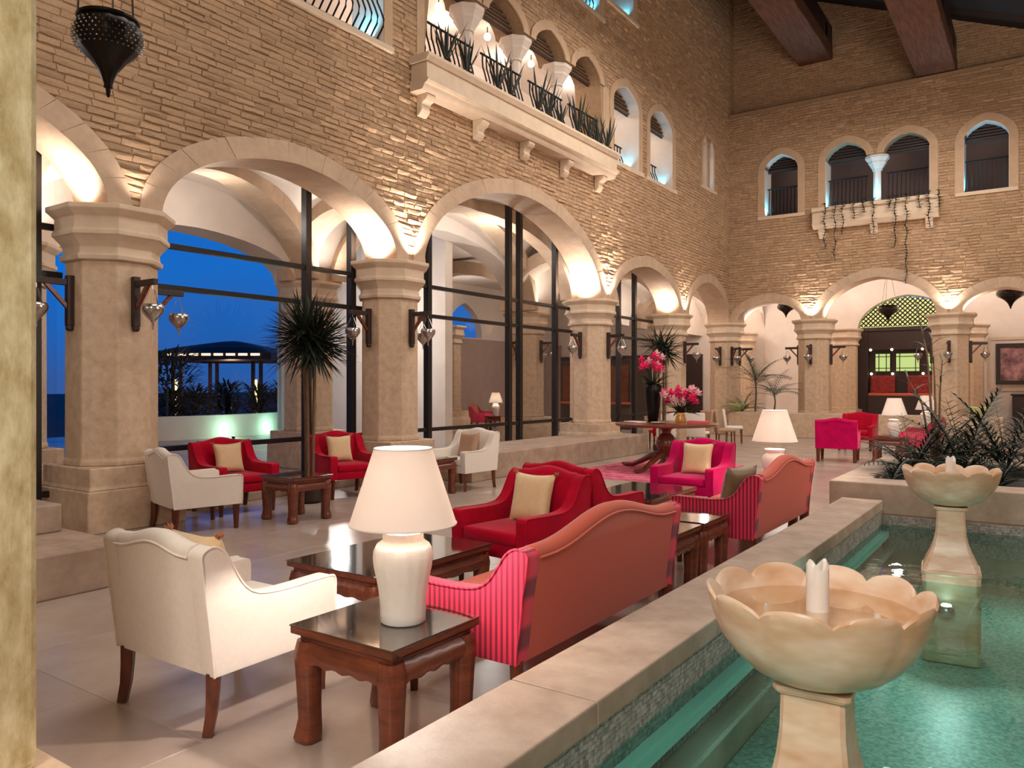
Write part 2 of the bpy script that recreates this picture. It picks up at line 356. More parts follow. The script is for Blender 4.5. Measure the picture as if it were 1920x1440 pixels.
def lay_bricks(parent, fn, mirror, u0, u1, z0, z1, voids, wface, rowh=0.088, lo=0.22, hi=0.36, single=300, proud=0.022, seed=1):
    rr = random.Random(seed); rows = int((z1-z0)/rowh); items = []
    for r in range(rows):
        z = z0+(r+.5)*rowh
        gaps = sorted(iv for o in voids for iv in intervals(o, z))
        segs = []; a = u0
        for g0, g1 in gaps:
            if g0 > a: segs.append((a, min(g0, u1)))
            a = max(a, g1)
        if a < u1: segs.append((a, u1))
        for s0, s1 in segs:
            u = s0-rr.random()*0.15 if s0 == u0 else s0
            while u < s1-0.03:
                L_ = min(rr.uniform(lo, hi), s1-u)
                if s1-u-L_ < 0.1: L_ = s1-u
                items.append((u+L_/2, z+rr.uniform(-.006, .006), L_, rowh*rr.uniform(.84, 1.0), proud*rr.uniform(.4, 1.5), rr.randrange(6)))
                u += L_
    def rank(it):
        p = Vector(fn(it[0], wface, it[1]))-CAMX; d = p.dot(FW); x = p.dot(RT)/max(d, .1); y = p.z/max(d, .1)
        if d < 0.5 or abs(x) > 0.65 or y > 0.49: return 1e9
        return d if it[2] > 0.2 else 1e8
    order = sorted(range(len(items)), key=lambda i: rank(items[i])); singles = set(order[:single])
    vs, fs, off = [], [], 0
    meshes = []
    for k, (v, f, b_) in enumerate(UNIT):
        me = bpy.data.meshes.new('brick'); me.from_pydata([tuple(p) for p in v], [], f); me.materials.append(M['brick1']); meshes.append(me)
    ex = Vector(fn(1, 0, 0))-Vector(fn(0, 0, 0)); ey = Vector(fn(0, 1, 0))-Vector(fn(0, 0, 0)); ez = Vector((0, 0, 1))
    for i, (u, z, L_, h, pr, k) in enumerate(items):
        o3 = Vector(fn(u, wface, z))
        if i in singles:
            o = bpy.data.objects.new('brick', meshes[k]); C.objects.link(o)
            mtx = Matrix(((ex.x*L_, ey.x*pr, 0, o3.x), (ex.y*L_, ey.y*pr, 0, o3.y), (0, 0, h, o3.z), (0, 0, 0, 1)))
            o.parent = parent; o.matrix_local = mtx
            continue
        v, f, _ = UNIT[k]
        P = np.empty((len(v), 3)); P[:, 0] = o3.x+ex.x*v[:, 0]*L_+ey.x*v[:, 1]*pr; P[:, 1] = o3.y+ex.y*v[:, 0]*L_+ey.y*v[:, 1]*pr; P[:, 2] = o3.z+v[:, 2]*h
        vs.append(P); fs += [tuple(q+off for q in t) for t in f]; off += len(v)
    me = bpy.data.meshes.new('brickwork'); me.from_pydata(np.concatenate(vs).tolist(), [], fs); me.materials.append(M['brick'])
    o = bpy.data.objects.new('brickwork', me); C.objects.link(o); o.parent = parent; o['kind'] = 'stuff'
def voussoirs(parent, fn, pts, ring, w0, w1, n, gap=0.003):
    outp = offset_arch(pts, ring)
    # arc-length resample
    def resample(P, m):
        d = [0]
        for i in range(1, len(P)): d.append(d[-1]+math.dist(P[i-1], P[i]))
        res = []
        for j in range(m+1):
            s = d[-1]*j/m; i = 1
            while i < len(P)-1 and d[i] < s: i += 1
            t = (s-d[i-1])/((d[i]-d[i-1]) or 1); res.append((P[i-1][0]+(P[i][0]-P[i-1][0])*t, P[i-1][1]+(P[i][1]-P[i-1][1])*t))
        return res
    a = resample(pts, n*3); b = resample(outp, n*3)
    for k in range(n):
        ia = a[k*3:k*3+4]; ib = b[k*3:k*3+4]
        g = gap/max(math.dist(ib[0], ib[3]), .1)
        lerp = lambda p, q, t: (p[0]+(q[0]-p[0])*t, p[1]+(q[1]-p[1])*t)
        ib = [lerp(ib[0], ib[1], g*3), ib[1], ib[2], lerp(ib[3], ib[2], g*3)]
        poly = ia+ib[::-1]; mb = MB(); e_ = rnd.uniform(0, .008)
        nn = 8
        vs = [fn(u, w1+e_, z) for u, z in poly]+[fn(u, w0, z) for u, z in poly]
        fs = [(i, i+1, 6-i, 7-i) for i in range(3)]+[(8+7-i, 8+6-i, 8+i+1, 8+i) for i in range(3)]+[(i, (i+1) % nn, nn+(i+1) % nn, nn+i) for i in range(nn)]
        mb.add(vs, fs).build('voussoir', M['vous'], parent)
XL = -8.95; YB = 26.0
FL = lambda u, w_, z: (XL+w_, u, z)
FB = lambda u, w_, z: (u, YB-w_, z)
SPR = 3.78

# ------------------------------------------------------------------ floor of separate slabs
floor = MB().box(-26, -1.785, -6, 34, -0.25, -0.03).box(1.31, 9, -6, 34, -.25, -.03).box(-1.785, 1.31, 9.02, 34, -.25, -.03).box(-1.785, 1.31, -6, -1.51, -.25, -.03).build('floor', M['grout']); struct(floor)
tm = []
for k in range(3):
    tm.append(MB().box(-.4992, .4992, -.4992, .4992, -.03, 0.0).build('tile', M['tile'], bevel=0.001, bseg=1).data)
for o in [o for o in bpy.data.objects if o.name.startswith('tile')]: bpy.data.objects.remove(o)
nt_ = 0
for j in range(26):
    for i in range(10):
        x, y = -9.3+i+.5, 1.2+j*1.0+.5
        if -1.78 < x+.5 and y < 9.2 and x > -1.0: continue
        if x > -1.4 and y < 12: continue
        o = bpy.data.objects.new('tile', tm[(i*7+j*3) % 3]); C.objects.link(o); o.parent = floor; o.location = (x, y, 0); nt_ += 1
rest = MB()
for x0, x1, y0, y1 in ((-26, -9.305, -6, 34), (-9.295, -1.8, -6, 1.195), (1.31, 9, -6, 27.2), (-9.295, .7, 27.205, 34)):
    rest.box(x0, x1, y0, y1, -.03, -0.001)
rest.build('paving', M['tile'], floor)['kind'] = 'stuff'

# ------------------------------------------------------------------ left wall with its arcade
BAYS = [(2.62, 2.1, 4.88), (7.48, 2.09, 4.88), (13.5, 3.25, 5.6), (19.55, 2.1, 4.88), (24.12, 1.78, 4.95)]
RING = 0.29
lpts = [arch_pts(c, h, SPR, a, 28, 0.08) for c, h, a in BAYS]
LTOP = 15.6
outer = [(-6, SPR)]
for p in lpts: outer += offset_arch(p, RING-0.02)
outer += [(26.9, SPR), (26.9, LTOP), (-6, LTOP)]
LOG = [11.09, 12.76, 14.44, 16.11]
def loggia():
    o = [(10.25, 7.25)]
    for c in LOG: o += arch_pts(c, .62, 8.98, 9.42, 10, .3)
    return o+[(16.95, 7.25)]
def win(c, half, z0, zs, za, n=12, k=.25): return [(c-half, z0)]+arch_pts(c, half, zs, za, n, k)+[(c+half, z0)]
WINL = [win(7.95, 1.3, 7.25, 9.3, 10.1), loggia(), win(18.15, .74, 7.32, 8.85, 9.35), win(20.35, .78, 7.32, 8.85, 9.35),
        win(23.68, .19, 7.95, 9.1, 9.5), win(24.3, .19, 7.95, 9.1, 9.5), win(15.9, .8, 10.6, 13, 13.6), win(17.9, .66, 11.2, 13, 13.6)]
mb = MB(); panel(mb, FL, outer, WINL, -0.7, 0.0)
wall_left = struct(mb.build('wall_left', M['mortar'], recalc=True))
for p, n in zip(lpts, (17, 17, 25, 17, 15)): voussoirs(wall_left, FL, p, RING, -0.71, 0.03, n)
SUR = []
def surround(parent, fn, outline, wd, name='architrave', w0=-.02, w1=.035):
    """stone band round an opening, open at the sill"""
    op = offset_arch(outline, wd); op[0] = (outline[0][0]-wd, outline[0][1]); op[-1] = (outline[-1][0]+wd, outline[-1][1])
    mb = MB(); n = len(outline)
    for i in range(n-1):
        q = [outline[i], outline[i+1], op[i+1], op[i]]
        mb.add([fn(u, w1, z) for u, z in q]+[fn(u, w0, z) for u, z in q], [(0, 1, 2, 3), (7, 6, 5, 4), (0, 4, 5, 1), (2, 6, 7, 3)])
    mb.build(name, M['surround'], parent, smooth=40)
    return op
def reveal(parent, fn, outline, depth=.7):
    mb = MB(); n = len(outline); th = .012
    cu = sum(u for u, z in outline)/n; cz = sum(z for u, z in outline)/n
    for i in range(n-1):
        q = [outline[i], outline[i+1]]; iq = [(u+(th if u < cu else -th), z-(th if z > cz+.3 else 0)) for u, z in q]
        mb.add([fn(u, .02, z) for u, z in q+iq[::-1]]+[fn(u, -depth, z) for u, z in q+iq[::-1]], [(0, 1, 2, 3), (7, 6, 5, 4), (0, 4, 5, 1), (2, 6, 7, 3), (1, 5, 6, 2), (3, 7, 4, 0)])
    mb.build('reveal', M['plaster'], parent, smooth=30)
for o_ in WINL: 
    if len(o_) < 30: reveal(wall_left, FL, o_)
vo = []
for p in lpts:
    q = offset_arch(p, RING-.01); vo.append([(q[0][0], 3.0)]+q+[(q[-1][0], 3.0)])
for k, o_ in enumerate(WINL):
    if k == 1:
        for c in LOG:
            op = surround(wall_left, FL, arch_pts(c, .62, 8.98, 9.42, 10, .3), .2)
        vo.append([(10.07, 7.25), (10.07, 9.2)]+[(c+d_, 9.2+.38*(1-abs(d_)/.85)) for c in LOG for d_ in (-.6, 0, .6)]+[(17.13, 9.2), (17.13, 7.25)])
        for s in (10.25, 16.95):
            a_ = -.2 if s < 12 else 0
            MB().box(*sorted((XL-.02, XL+.034)), s+a_, s+a_+.2, 7.25, 8.99).build('architrave', M['surround'], wall_left)
    else:
        wd = .08 if k in (4, 5) else .2
        op = surround(wall_left, FL, o_, wd); vo.append(op)
lay_bricks(wall_left, FL, False, .2, 26.0, SPR+.02, 15.3, vo, 0.0, seed=3, proud=.028)
for c, h, z in ((7.95, 1.5, 7.25), (18.15, .96, 7.32), (20.35, 1.0, 7.32), (24, .62, 7.95), (15.9, 1.0, 10.6), (17.9, .9, 11.2)):
    MB().box(XL-.72, XL+.08, c-h, c+h, z-.10, z).build('sill', M['trim'], wall_left, bevel=.012)

# ------------------------------------------------------------------ back wall
BB = [(-7.61, 1.04, 4.42), (-4.33, 1.62, 5.0), (-1.03, 1.04, 4.45), (2.3, 1.62, 5.0)]
bpts = [arch_pts(c, h, SPR, a, 24, .12) for c, h, a in BB]
outer = [(-9.7, SPR)]
for p in bpts: outer += offset_arch(p, RING-.02)
outer += [(8.5, SPR), (8.5, 10.85), (-9.7, 10.85)]
WB = [win(-7.2, .54, 7.25, 8.75, 9.25), [(-5.82, 7.25)]+arch_pts(-5.22, .6, 8.78, 9.28, 12, .25)+arch_pts(-3.5, .62, 8.78, 9.28, 12, .25)+[(-2.88, 7.25)], win(-1.45, .56, 7.25, 8.75, 9.25)]
mb = MB(); panel(mb, FB, outer, WB, -.7, 0); wall_back = struct(mb.build('wall_back', M['mortar']))
for o_ in (WB[0], WB[2]): reveal(wall_back, FB, o_)
for a_ in (-5.82, -2.88-.012): MB().box(a_, a_+.012, YB-.02, YB+.7, 7.25, 8.78).build('reveal', M['plaster'], wall_back)
for p, n in zip(bpts, (11, 15, 11, 15)): voussoirs(wall_back, FB, p, RING, -.71, .03, n)
vo = []
for p in bpts:
    q = offset_arch(p, RING-.01); vo.append([(q[0][0], 3.0)]+q+[(q[-1][0], 3.0)])
for k in (0, 2): vo.append(surround(wall_back, FB, WB[k], .22))
for c, h in ((-5.22, .6), (-3.5, .62)): surround(wall_back, FB, arch_pts(c, h, 8.78, 9.28, 12, .25), .22)
for s in (-5.82-.22, -2.88):
    MB().box(s, s+.22, YB-.034, YB+.02, 7.25, 8.79).build('architrave', M['surround'], wall_back)
vo.append([(-6.03, 7.25), (-6.03, 8.85), (-5.75, 9.1), (-5.5, 9.3), (-5.22, 9.42), (-4.85, 9.25), (-4.62, 9.05), (-4.36, 8.8), (-4.12, 9.05), (-3.86, 9.25), (-3.5, 9.42), (-3.15, 9.28), (-2.9, 9.1), (-2.67, 8.85), (-2.67, 7.25)])
lay_bricks(wall_back, FB, True, -8.93, 1.2, SPR, 10.75, vo, 0.0, seed=5, proud=.028)
lay_bricks(wall_left, FL, False, 26.0, 26.46, 10.87, 15.2, [], 0.0, seed=9, single=0)
for c, h in ((-7.2, .76), (-1.45, .78)):
    MB().box(c-h, c+h, YB-.07, YB+.7, 7.15, 7.25).build('sill', M['trim'], wall_back, bevel=.012)
wall_gable = MB().box(-9.7, 8.5, YB+.45, YB+.8, 10.86, 15.6).build('wall_gable', M['mortar']); struct(wall_gable)
lay_bricks(wall_gable, lambda u, w_, z: (u, YB+.45-w_, z), True, -8.93, 1.2, 10.87, 14.8, [], 0.0, seed=8, single=0)
# unseen sides that close the court
struct(MB().box(8.3, 8.6, -6, 26.5, 0, 12).build('wall_right', M['plaster']))
struct(MB().box(-26, 8.6, -6.3, -6, 0, 16).build('wall_front', M['plaster']))
# pitched roof, falling to the right, with rafters and two timber purlins
roof = empty_struct('ceiling')
mb = MB(); mb.add([(-10, -6.2, 15.75), (8.6, -6.2, 7.95), (8.6, 27, 7.95), (-10, 27, 15.75), (-10, -6.2, 15.95), (8.6, -6.2, 8.15), (8.6, 27, 8.15), (-10, 27, 15.95)],
                  [(0, 1, 2, 3), (4, 5, 6, 7), (0, 1, 5, 4), (1, 2, 6, 5), (2, 3, 7, 6), (3, 0, 4, 7)])
mb.build('boarding', mat('roof_boarding', srgb(40, 34, 36), 0.8, 0.3, 4, stretch=(.4, 4, 4)), roof)
for k in range(14):
    y = 25.6-k*1.4
    mb = MB(); q = 0.419
    mb.add([(-9.2, y-.1, 15.40), (8.4, y-.1, 15.40-17.6*q), (8.4, y+.1, 15.40-17.6*q), (-9.2, y+.1, 15.40), (-9.2, y-.1, 15.44), (8.4, y-.1, 15.44-17.6*q), (8.4, y+.1, 15.44-17.6*q), (-9.2, y+.1, 15.44)],
           [(3, 2, 1, 0), (4, 5, 6, 7), (0, 1, 5, 4), (1, 2, 6, 5), (2, 3, 7, 6), (3, 0, 4, 7)])
    mb.build('rafter', M['darkwood'], roof)
for k, (x, z, nm) in enumerate(((-6.2, 12.12, 'left'), (-2.72, 10.88, 'right'))):
    bt = thing('roof_beam', ('massive brown timber beam high against the gable, the one nearer the long arcade wall' if k == 0 else 'massive brown timber beam resting on the gable ledge, the one nearer the roof edge'), 'beam', (x, 26.4, z), group='roof beams')
    MB().box(-.56, .56, -14, -9.2, -.06, .45).build('beam_near_length', M['beam'], bt, bevel=.03)
    MB().box(-.52, .52, -9.19, 0, 0, .45).build('beam_far_length', M['beam'], bt, bevel=.03)
    MB().box(.1, .5, -14, -.02, .451, 1.05).build('web', M['darkwood'], bt)
    for q in range(5): MB().box(-.5, .5, -12.5+q*2.9, -12.3+q*2.9, .451, .9).build('strut', M['darkwood'], bt)

# ------------------------------------------------------------------ columns
def octo(prof): return [(h/math.cos(PI/8), z) for h, z in prof]
def make_column(label, loc, detail=True):
    t = thing('column', label, 'column', loc)
    mb = MB(); mb.box(-.60, .60, -.60, .60, 0, .48); mb.box(-.575, .575, -.575, .575, .48, .53, taper=.02); mb.box(-.555, .555, -.555, .555, .53, .74)
    mb.build('plinth', M['stone'], t, bevel=.012, bseg=1)
    MB().lathe(octo([(.49, .74), (.49, .80), (.475, .82), (.47, 3.14)]), 8, phase=PI/8).build('shaft', M['stone'], t, bevel=.012, bseg=1)
    MB().lathe(octo([(.47, 3.141), (.52, 3.15), (.53, 3.2), (.50, 3.22), (.49, 3.30), (.53, 3.36), (.58, 3.42), (.60, 3.43), (.60, 3.48), (.575, 3.50), (.575, 3.64), (.60, 3.66), (.65, 3.71), (.66, 3.72), (.66, 3.775)]), 8, phase=PI/8).build('capital', M['trim'], t, bevel=.006, bseg=1)
    return t
XC = -9.42
cols = []
col0 = make_column('pale octagonal stone column at the stepped platform, nearest full column of the long arcade', (XC, 5.05, 0)); cols.append(col0)
for (x, y), lb in (((XC, 9.91), 'octagonal stone column between the small arch with the palm and the widest arch'),
                   ((XC, 17.1), 'octagonal stone column at the far foot of the widest arch, by the round table'),
                   ((XC, 22.0), 'octagonal stone column behind the flower vase, last free one before the corner'),
                   ((-9.2, 26.35), 'corner column of the court where the two arcades meet'),
                   ((-6.25, 26.42), 'back arcade column between the small arch and the arch with the latticed alcove'),
                   ((-2.37, 26.42), 'back arcade column between the latticed alcove arch and the framed picture'),
                   ((.45, 26.42), 'back arcade column at the edge of view beyond the framed picture'),
                   ((-12.65, 10.9), 'outer column behind the glass and the palm, beside the blue evening sky'),
                   ((-12.65, 19.1), 'outer column behind the paired mullions of the widest arch'),
                   ((-12.65, 5.2), 'outer column behind glass, seen between the foreground pillar and the first column'),
                   ((-6.4, 31.5), 'wall column left of the latticed alcove in the back gallery'),
                   ((-10.4, 31.6), 'wall column in the bright back gallery corner, behind the corner column'),
                   ((-2.3, 31.5), 'wall column right of the latticed alcove in the back gallery'),
                   ((-17.8, 21.7), 'slender column inside the hall beyond the widest arch, near its dark left mullion')):
    cols.append(dup(col0, (x, y, 0), label=lb))
# foreground pillar of the front arcade
fp = thing('foreground_pillar', 'mottled yellow stone pillar closest to the camera, cut by the picture edge', 'column', (-3.53, 1.07, 0))
MB().box(-.66, .66, -.41, .41, 0, .25).build('plinth', M['stone'], fp, bevel=.015)
MB().box(-.40, .40, -.33, .33, .25, 6.5).build('shaft', M['onlypillar'], fp, bevel=.03)

# ------------------------------------------------------------------ glazing behind the left arcade
def glazing(name, y0, y1, vs, hs, top):
    wnd = empty_struct(name); x = -9.75
    for y in vs: MB().box(x-.06, x+.06, y-.055, y+.055, 0, top).build('mullion', M['black'], wnd)
    for z in hs: MB().box(x-.04, x+.04, y0, y1, z-.035, z+.035).build('transom', M['black'], wnd)
    ys = [y0]+vs+[y1]; zs = [0.02]+hs+[top]
    for a, b in zip(ys[:-1], ys[1:]):
        for c, d in zip(zs[:-1], zs[1:]):
            if b-a < .12: continue
            MB().box(x-.006, x+.006, a+.05, b-.05, c+.03, d-.03).build('pane', M['glass'], wnd)
HS = [.83, 3.0, 3.56]
glazing('window_1', .8, 4.6, [2.9, 3.72, 4.3], [.4]+HS[1:], 5.0)
glazing('window_2', 5.4, 9.6, [8.35, 9.32], HS, 5.0)
glazing('window_3', 10.3, 16.7, [11.3, 14.0, 14.42, 15.95], HS, 5.7)
glazing('window_4', 17.5, 21.6, [18.15, 19.3, 20.3], HS, 5.0)
struct(MB().box(-9.7, -8.15, 10.6, 17.75, 0, .46).build('trim_1', M['coping'], bevel=.015))     # stone kerb under the widest arch
struct(MB().box(-9.9, -9.55, 5.6, 9.3, 0, .12).build('trim_2', M['coping'], bevel=.01))

# ------------------------------------------------------------------ vaulted walk behind the glass, its outer wall, the hall beyond
OB = [(2.6, 2.1, SPR, 4.5), (8.1, 2.15, SPR, 4.45), (15.0, 3.55, SPR, 5.5), (22.2, 2.4, SPR, 4.9), (27.2, 2.0, SPR, 4.9)]
outer = [(-6, SPR)]
for c, h, s, a in OB:
    p = arch_pts(c, h, s, a, 20, .05); outer += p
outer += [(32.6, SPR), (32.6, 6.4), (-6, 6.4)]
FO = lambda u, w_, z: (-12.3+w_, u, z)
mb = MB(); panel(mb, FO, outer, [], -.65, 0); struct(mb.build('wall_outer', M['plaster'], smooth=30))
def vault(y0, y1, top, x0=-12.35, x1=-9.6, s=3.85, nx=18, ny=26):
    xc, hx, yc, hy = (x0+x1)/2, (x1-x0)/2, (y0+y1)/2, (y1-y0)/2; vs = []
    for i in range(nx+1):
        for j in range(ny+1):
            tx, ty = -1+2*i/nx, -1+2*j/ny
            z1 = s+(top-s)*math.sqrt(max(0, 1-tx*tx)); z2 = s+(top-s)*math.sqrt(max(0, 1-ty*ty))
            vs.append((xc+hx*tx, yc+hy*ty, max(z1, z2)))
    fs = [(i*(ny+1)+j, i*(ny+1)+j+1, (i+1)*(ny+1)+j+1, (i+1)*(ny+1)+j) for i in range(nx) for j in range(ny)]
    return struct(MB().add(vs, fs).build('ceiling_vault', M['plaster'], smooth=30, recalc=False))
for y0, y1, t in ((.3, 5.05, 5.2), (5.05, 10.4, 5.25), (10.4, 18.1, 5.9), (18.1, 22.0, 5.25), (22.0, 26.6, 5.25), (26.6, 32.4, 5.6)): vault(y0, y1, t)
k = 0
for y in (5.05, 10.4, 18.1, 22.0, 26.5):      # transverse ribs
    k += 1; p = arch_pts(-10.98, 1.36, 3.75, 5.0, 20, .05)
    rib = empty_struct('trim_%d' % (k+2)); voussoirs(rib, lambda u, w_, z: (u, y-.3+w_, z), p, .35, 0, .6, 11)
for nm_, (ax, ay), (bx, by), ap, nv in (('trim_20', (-9.85, 5.3), (-12.2, 10.4), 5.16, 17), ('trim_21', (-9.85, 10.2), (-12.2, 18.5), 5.78, 25), ('trim_22', (-12.2, 11.3), (-9.85, 16.8), 5.78, 19)):   # diagonal vault ribs
    L_ = math.hypot(bx-ax, by-ay); dx_, dy_ = (bx-ax)/L_, (by-ay)/L_
    rib = empty_struct(nm_); voussoirs(rib, lambda u, w_, z: (ax+dx_*u-dy_*w_, ay+dy_*u+dx_*w_, z), arch_pts(L_/2, L_/2-.1, 3.8, ap-.12, 26, .03), .30, -.24, .24, nv)
struct(MB().box(-12.3, -9.6, -.3, 0, 0, 6).build('wall_walk_near', M['plaster']))
struct(MB().box(-19.6, -9.6, 32.4, 32.7, 0, 6.4).build('wall_walk_far', M['plaster']))
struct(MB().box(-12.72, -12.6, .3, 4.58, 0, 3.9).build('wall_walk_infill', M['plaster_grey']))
# hall
mb = MB(); FH = lambda u, w_, z: (-19.5+w_, u, z)
panel(mb, FH, [(15.8, 0), (32.4, 0), (32.4, 5.8), (15.8, 5.8)], [win(24.9, 1.15, 3.6, 3.8, 5.0, 14, .3)], -.3, 0); struct(mb.build('wall_hall_back', M['plaster']))
struct(MB().box(-19.5, -12.95, 15.7, 16.0, 0, 5.8).build('wall_hall_side', M['plaster']))
struct(MB().box(-19.8, -12.3, 15.7, 32.6, 5.75, 5.9).build('ceiling_hall', M['plaster']))
struct(MB().box(-19.5, -19.42, 16, 32.4, 0, 3.55).build('trim_17', mat('mauve_wall', srgb(172, 146, 136), .8, .1, 3)))
struct(MB().box(-19.5, -12.3, 32.3, 32.39, 0, 3.0).build('trim_18', M['darkwood']))
p = arch_pts(-16.0, 3.0, 3.75, 5.3, 20, .1); rib = empty_struct('trim_8'); voussoirs(rib, lambda u, w_, z: (u, 19.6+w_, z), p, .4, 0, .6, 19)
# back gallery behind the back arcade
mb = MB(); FG = lambda u, w_, z: (u, 32.3-w_, z)
panel(mb, FG, [(-9.6, 0), (8.5, 0), (8.5, 6.4), (-9.6, 6.4)], [win(-4.33, 1.72, .05, 3.8, 5.05, 20, .12)], -.5, 0); struct(mb.build('wall_gallery', M['plaster']))
struct(MB().box(-9.7, 8.5, 26.65, 32.8, 5.8, 6.0).build('ceiling_gallery', M['plaster']))
struct(MB().box(8.3, 8.6, 26.5, 32.8, 0, 6).build('wall_gallery_end', M['plaster']))
# low stone wall along the back arcade
lw = struct(MB().box(-6.9, -1.0, 25.3, 25.75, 0, .78).build('trim_9', M['stone'], bevel=.02))
# upper gallery rooms behind the left wall, and behind the back wall
def room(nm, x0, x1, y0, y1, z0, z1, m, openside):
    mb = MB()
    mb.box(x0, x1, y0, y1, z0-.1, z0); mb.box(x0, x1, y0, y1, z1, z1+.1)
    if openside == '+x':
        mb.box(x0-.1, x0, y0, y1, z0-.1, z1+.1); mb.box(x0-.1, x1, y0-.1, y0, z0-.1, z1+.1); mb.box(x0-.1, x1, y1, y1+.1, z0-.1, z1+.1)
    else:
        mb.box(x0-.1, x1+.1, y1, y1+.1, z0-.1, z1+.1); mb.box(x0-.1, x0, y0, y1, z0-.1, z1+.1); mb.box(x1, x1+.1, y0, y1, z0-.1, z1+.1)
    return struct(mb.build(nm, m, recalc=False))
room('wall_upper_gallery', -11.9, -9.66, 5, 26.5, 7.2, 9.75, M['plaster'], '+x')
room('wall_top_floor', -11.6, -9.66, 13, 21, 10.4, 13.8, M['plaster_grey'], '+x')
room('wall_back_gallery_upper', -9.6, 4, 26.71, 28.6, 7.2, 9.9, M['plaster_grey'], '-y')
# platform and step by the first column
pl = struct(MB().box(-9.0, -6.45, -3, 3.6, 0, .355).build('trim_10', M['coping'], bevel=.015))
struct(MB().box(-9.0, -7.4, -3, 3.5, .356, .61).build('trim_11', M['coping'], bevel=.015))

# ------------------------------------------------------------------ pool
WZ = 0.24
cop = empty_struct('trim_12')
ys = [-1.2, .1, 1.35, 2.6, 3.9, 5.15, 6.4, 7.6, 8.78]
for a, b in zip(ys[:-1], ys[1:]):
    MB().box(-1.80, -1.40, a+.002, b-.002, .40, .5).build('coping_stone', M['coping'], cop, bevel=.008)
MB().box(-1.78, -1.425, -1.2, 8.78, -.4, .399).build('pool_wall', M['coping'], cop)
farw = struct(MB().box(-1.42, 2.2, 8.86, 9.0, -.4, .34).build('trim_13', M['coping']))
struct(MB().box(.95, 1.3, -1.2, 8.86, -.4, .5).build('trim_14', M['coping']))
struct(MB().box(-1.78, 1.3, -1.5, -1.2, -.4, .5).build('trim_15', M['coping']))
mb = MB(); p_ = .022
for j in range(int(10.0/p_)):
    for i in range(18):
        y0, z0 = -1.15+j*p_, .005+i*p_; mb.box(-1.43, -1.421+rnd.uniform(0, .004), y0, y0+.019, z0, z0+.019)
o = mb.build('mosaic', M['mosaic'], cop, recalc=False); o['kind'] = 'stuff'
mb = MB()
for j in range(int(2.3/p_)):
    for i in range(15):
        x0, z0 = -1.4+j*p_, .005+i*p_; mb.box(x0, x0+.019, 8.852+rnd.uniform(0, .004), 8.87, z0, z0+.019)
o = mb.build('mosaic', M['mosaic'], farw, recalc=False); o['kind'] = 'stuff'
struct(MB().box(-1.42, -1.355, -1.2, 8.85, .11, .175).build('trim_19', mat('pale_pool_step', srgb(196, 232, 222), .4)))
pf = struct(MB().box(-1.42, .95, -1.2, 8.86, -.4, -.35).build('floor_pool', M['poolfloor']))
wt = MB(); wt.add([(-1.421, -1.2, WZ), (.95, -1.2, WZ), (.95, 8.852, WZ), (-1.421, 8.852, WZ)], [(0, 1, 2, 3)])
wt = struct(wt.build('water', M['water'], recalc=False))
def pool_light(x, y, aim, en, lb):
    t = thing('pool_light', lb, 'light', (x, y, .04))
    MB().box(-.012, .012, .0, .12, .0, .02).build('bar', M['silver'], t)
    MB().lathe([(.05, 0), (.06, .02), (.05, .06), (.04, .07)], 16).build('housing', M['silver'], t, smooth=40)
    MB().lathe([(.0, .0702), (.034, .071), (.03, .078), (.0, .08)], 16, cap=False).build('lens', emit('pool_lens', (.75, 1, .95, 1), 40), t)
    light('pool_lamp', 'SPOT', (x, y, .13), en*G_POOL, (.78, 1.0, .94), .03, aim, 140, .5)
pool_light(-.60, 6.36, (-.35, 3.6, -.5), 40, 'submerged bright pool light at the foot of the farther fountain')
for x, y, en in ((.6, .6, 10), (.6, 2.4, 11), (.6, 4.4, 9), (-.9, 1.4, 7), (-.9, 3.6, 5), (.2, 7.8, 8)):
    light('pool_lamp', 'SPOT', (x, y, .20), en*G_POOL, (.62, 1.0, .95), .05, (x, y+.05, -.3), 160, .6)
# planter bed at the far end of the pool
pb = thing('stone_planter', 'low pale stone planter bed at the far end of the pool', 'planter', (0, 0, 0))
MB().box(-1.95, 2.2, 8.87, 9.35, .34, .66).build('front_slab', M['coping'], pb, bevel=.015)
MB().box(-1.95, -1.60, 9.352, 12.2, .0, .66).build('side_slab', M['coping'], pb, bevel=.015)
MB().box(-1.95, 2.2, 11.9, 12.2, .0, .655).build('rear_slab', M['coping'], pb, bevel=.015)
MB().box(-1.6, 2.2, 9.35, 11.9, .0, .60).build('soil', M['soil'], pb)
MB().box(-1.95, 2.2, 9.01, 9.35, .0, .34).build('footing', M['coping'], pb)

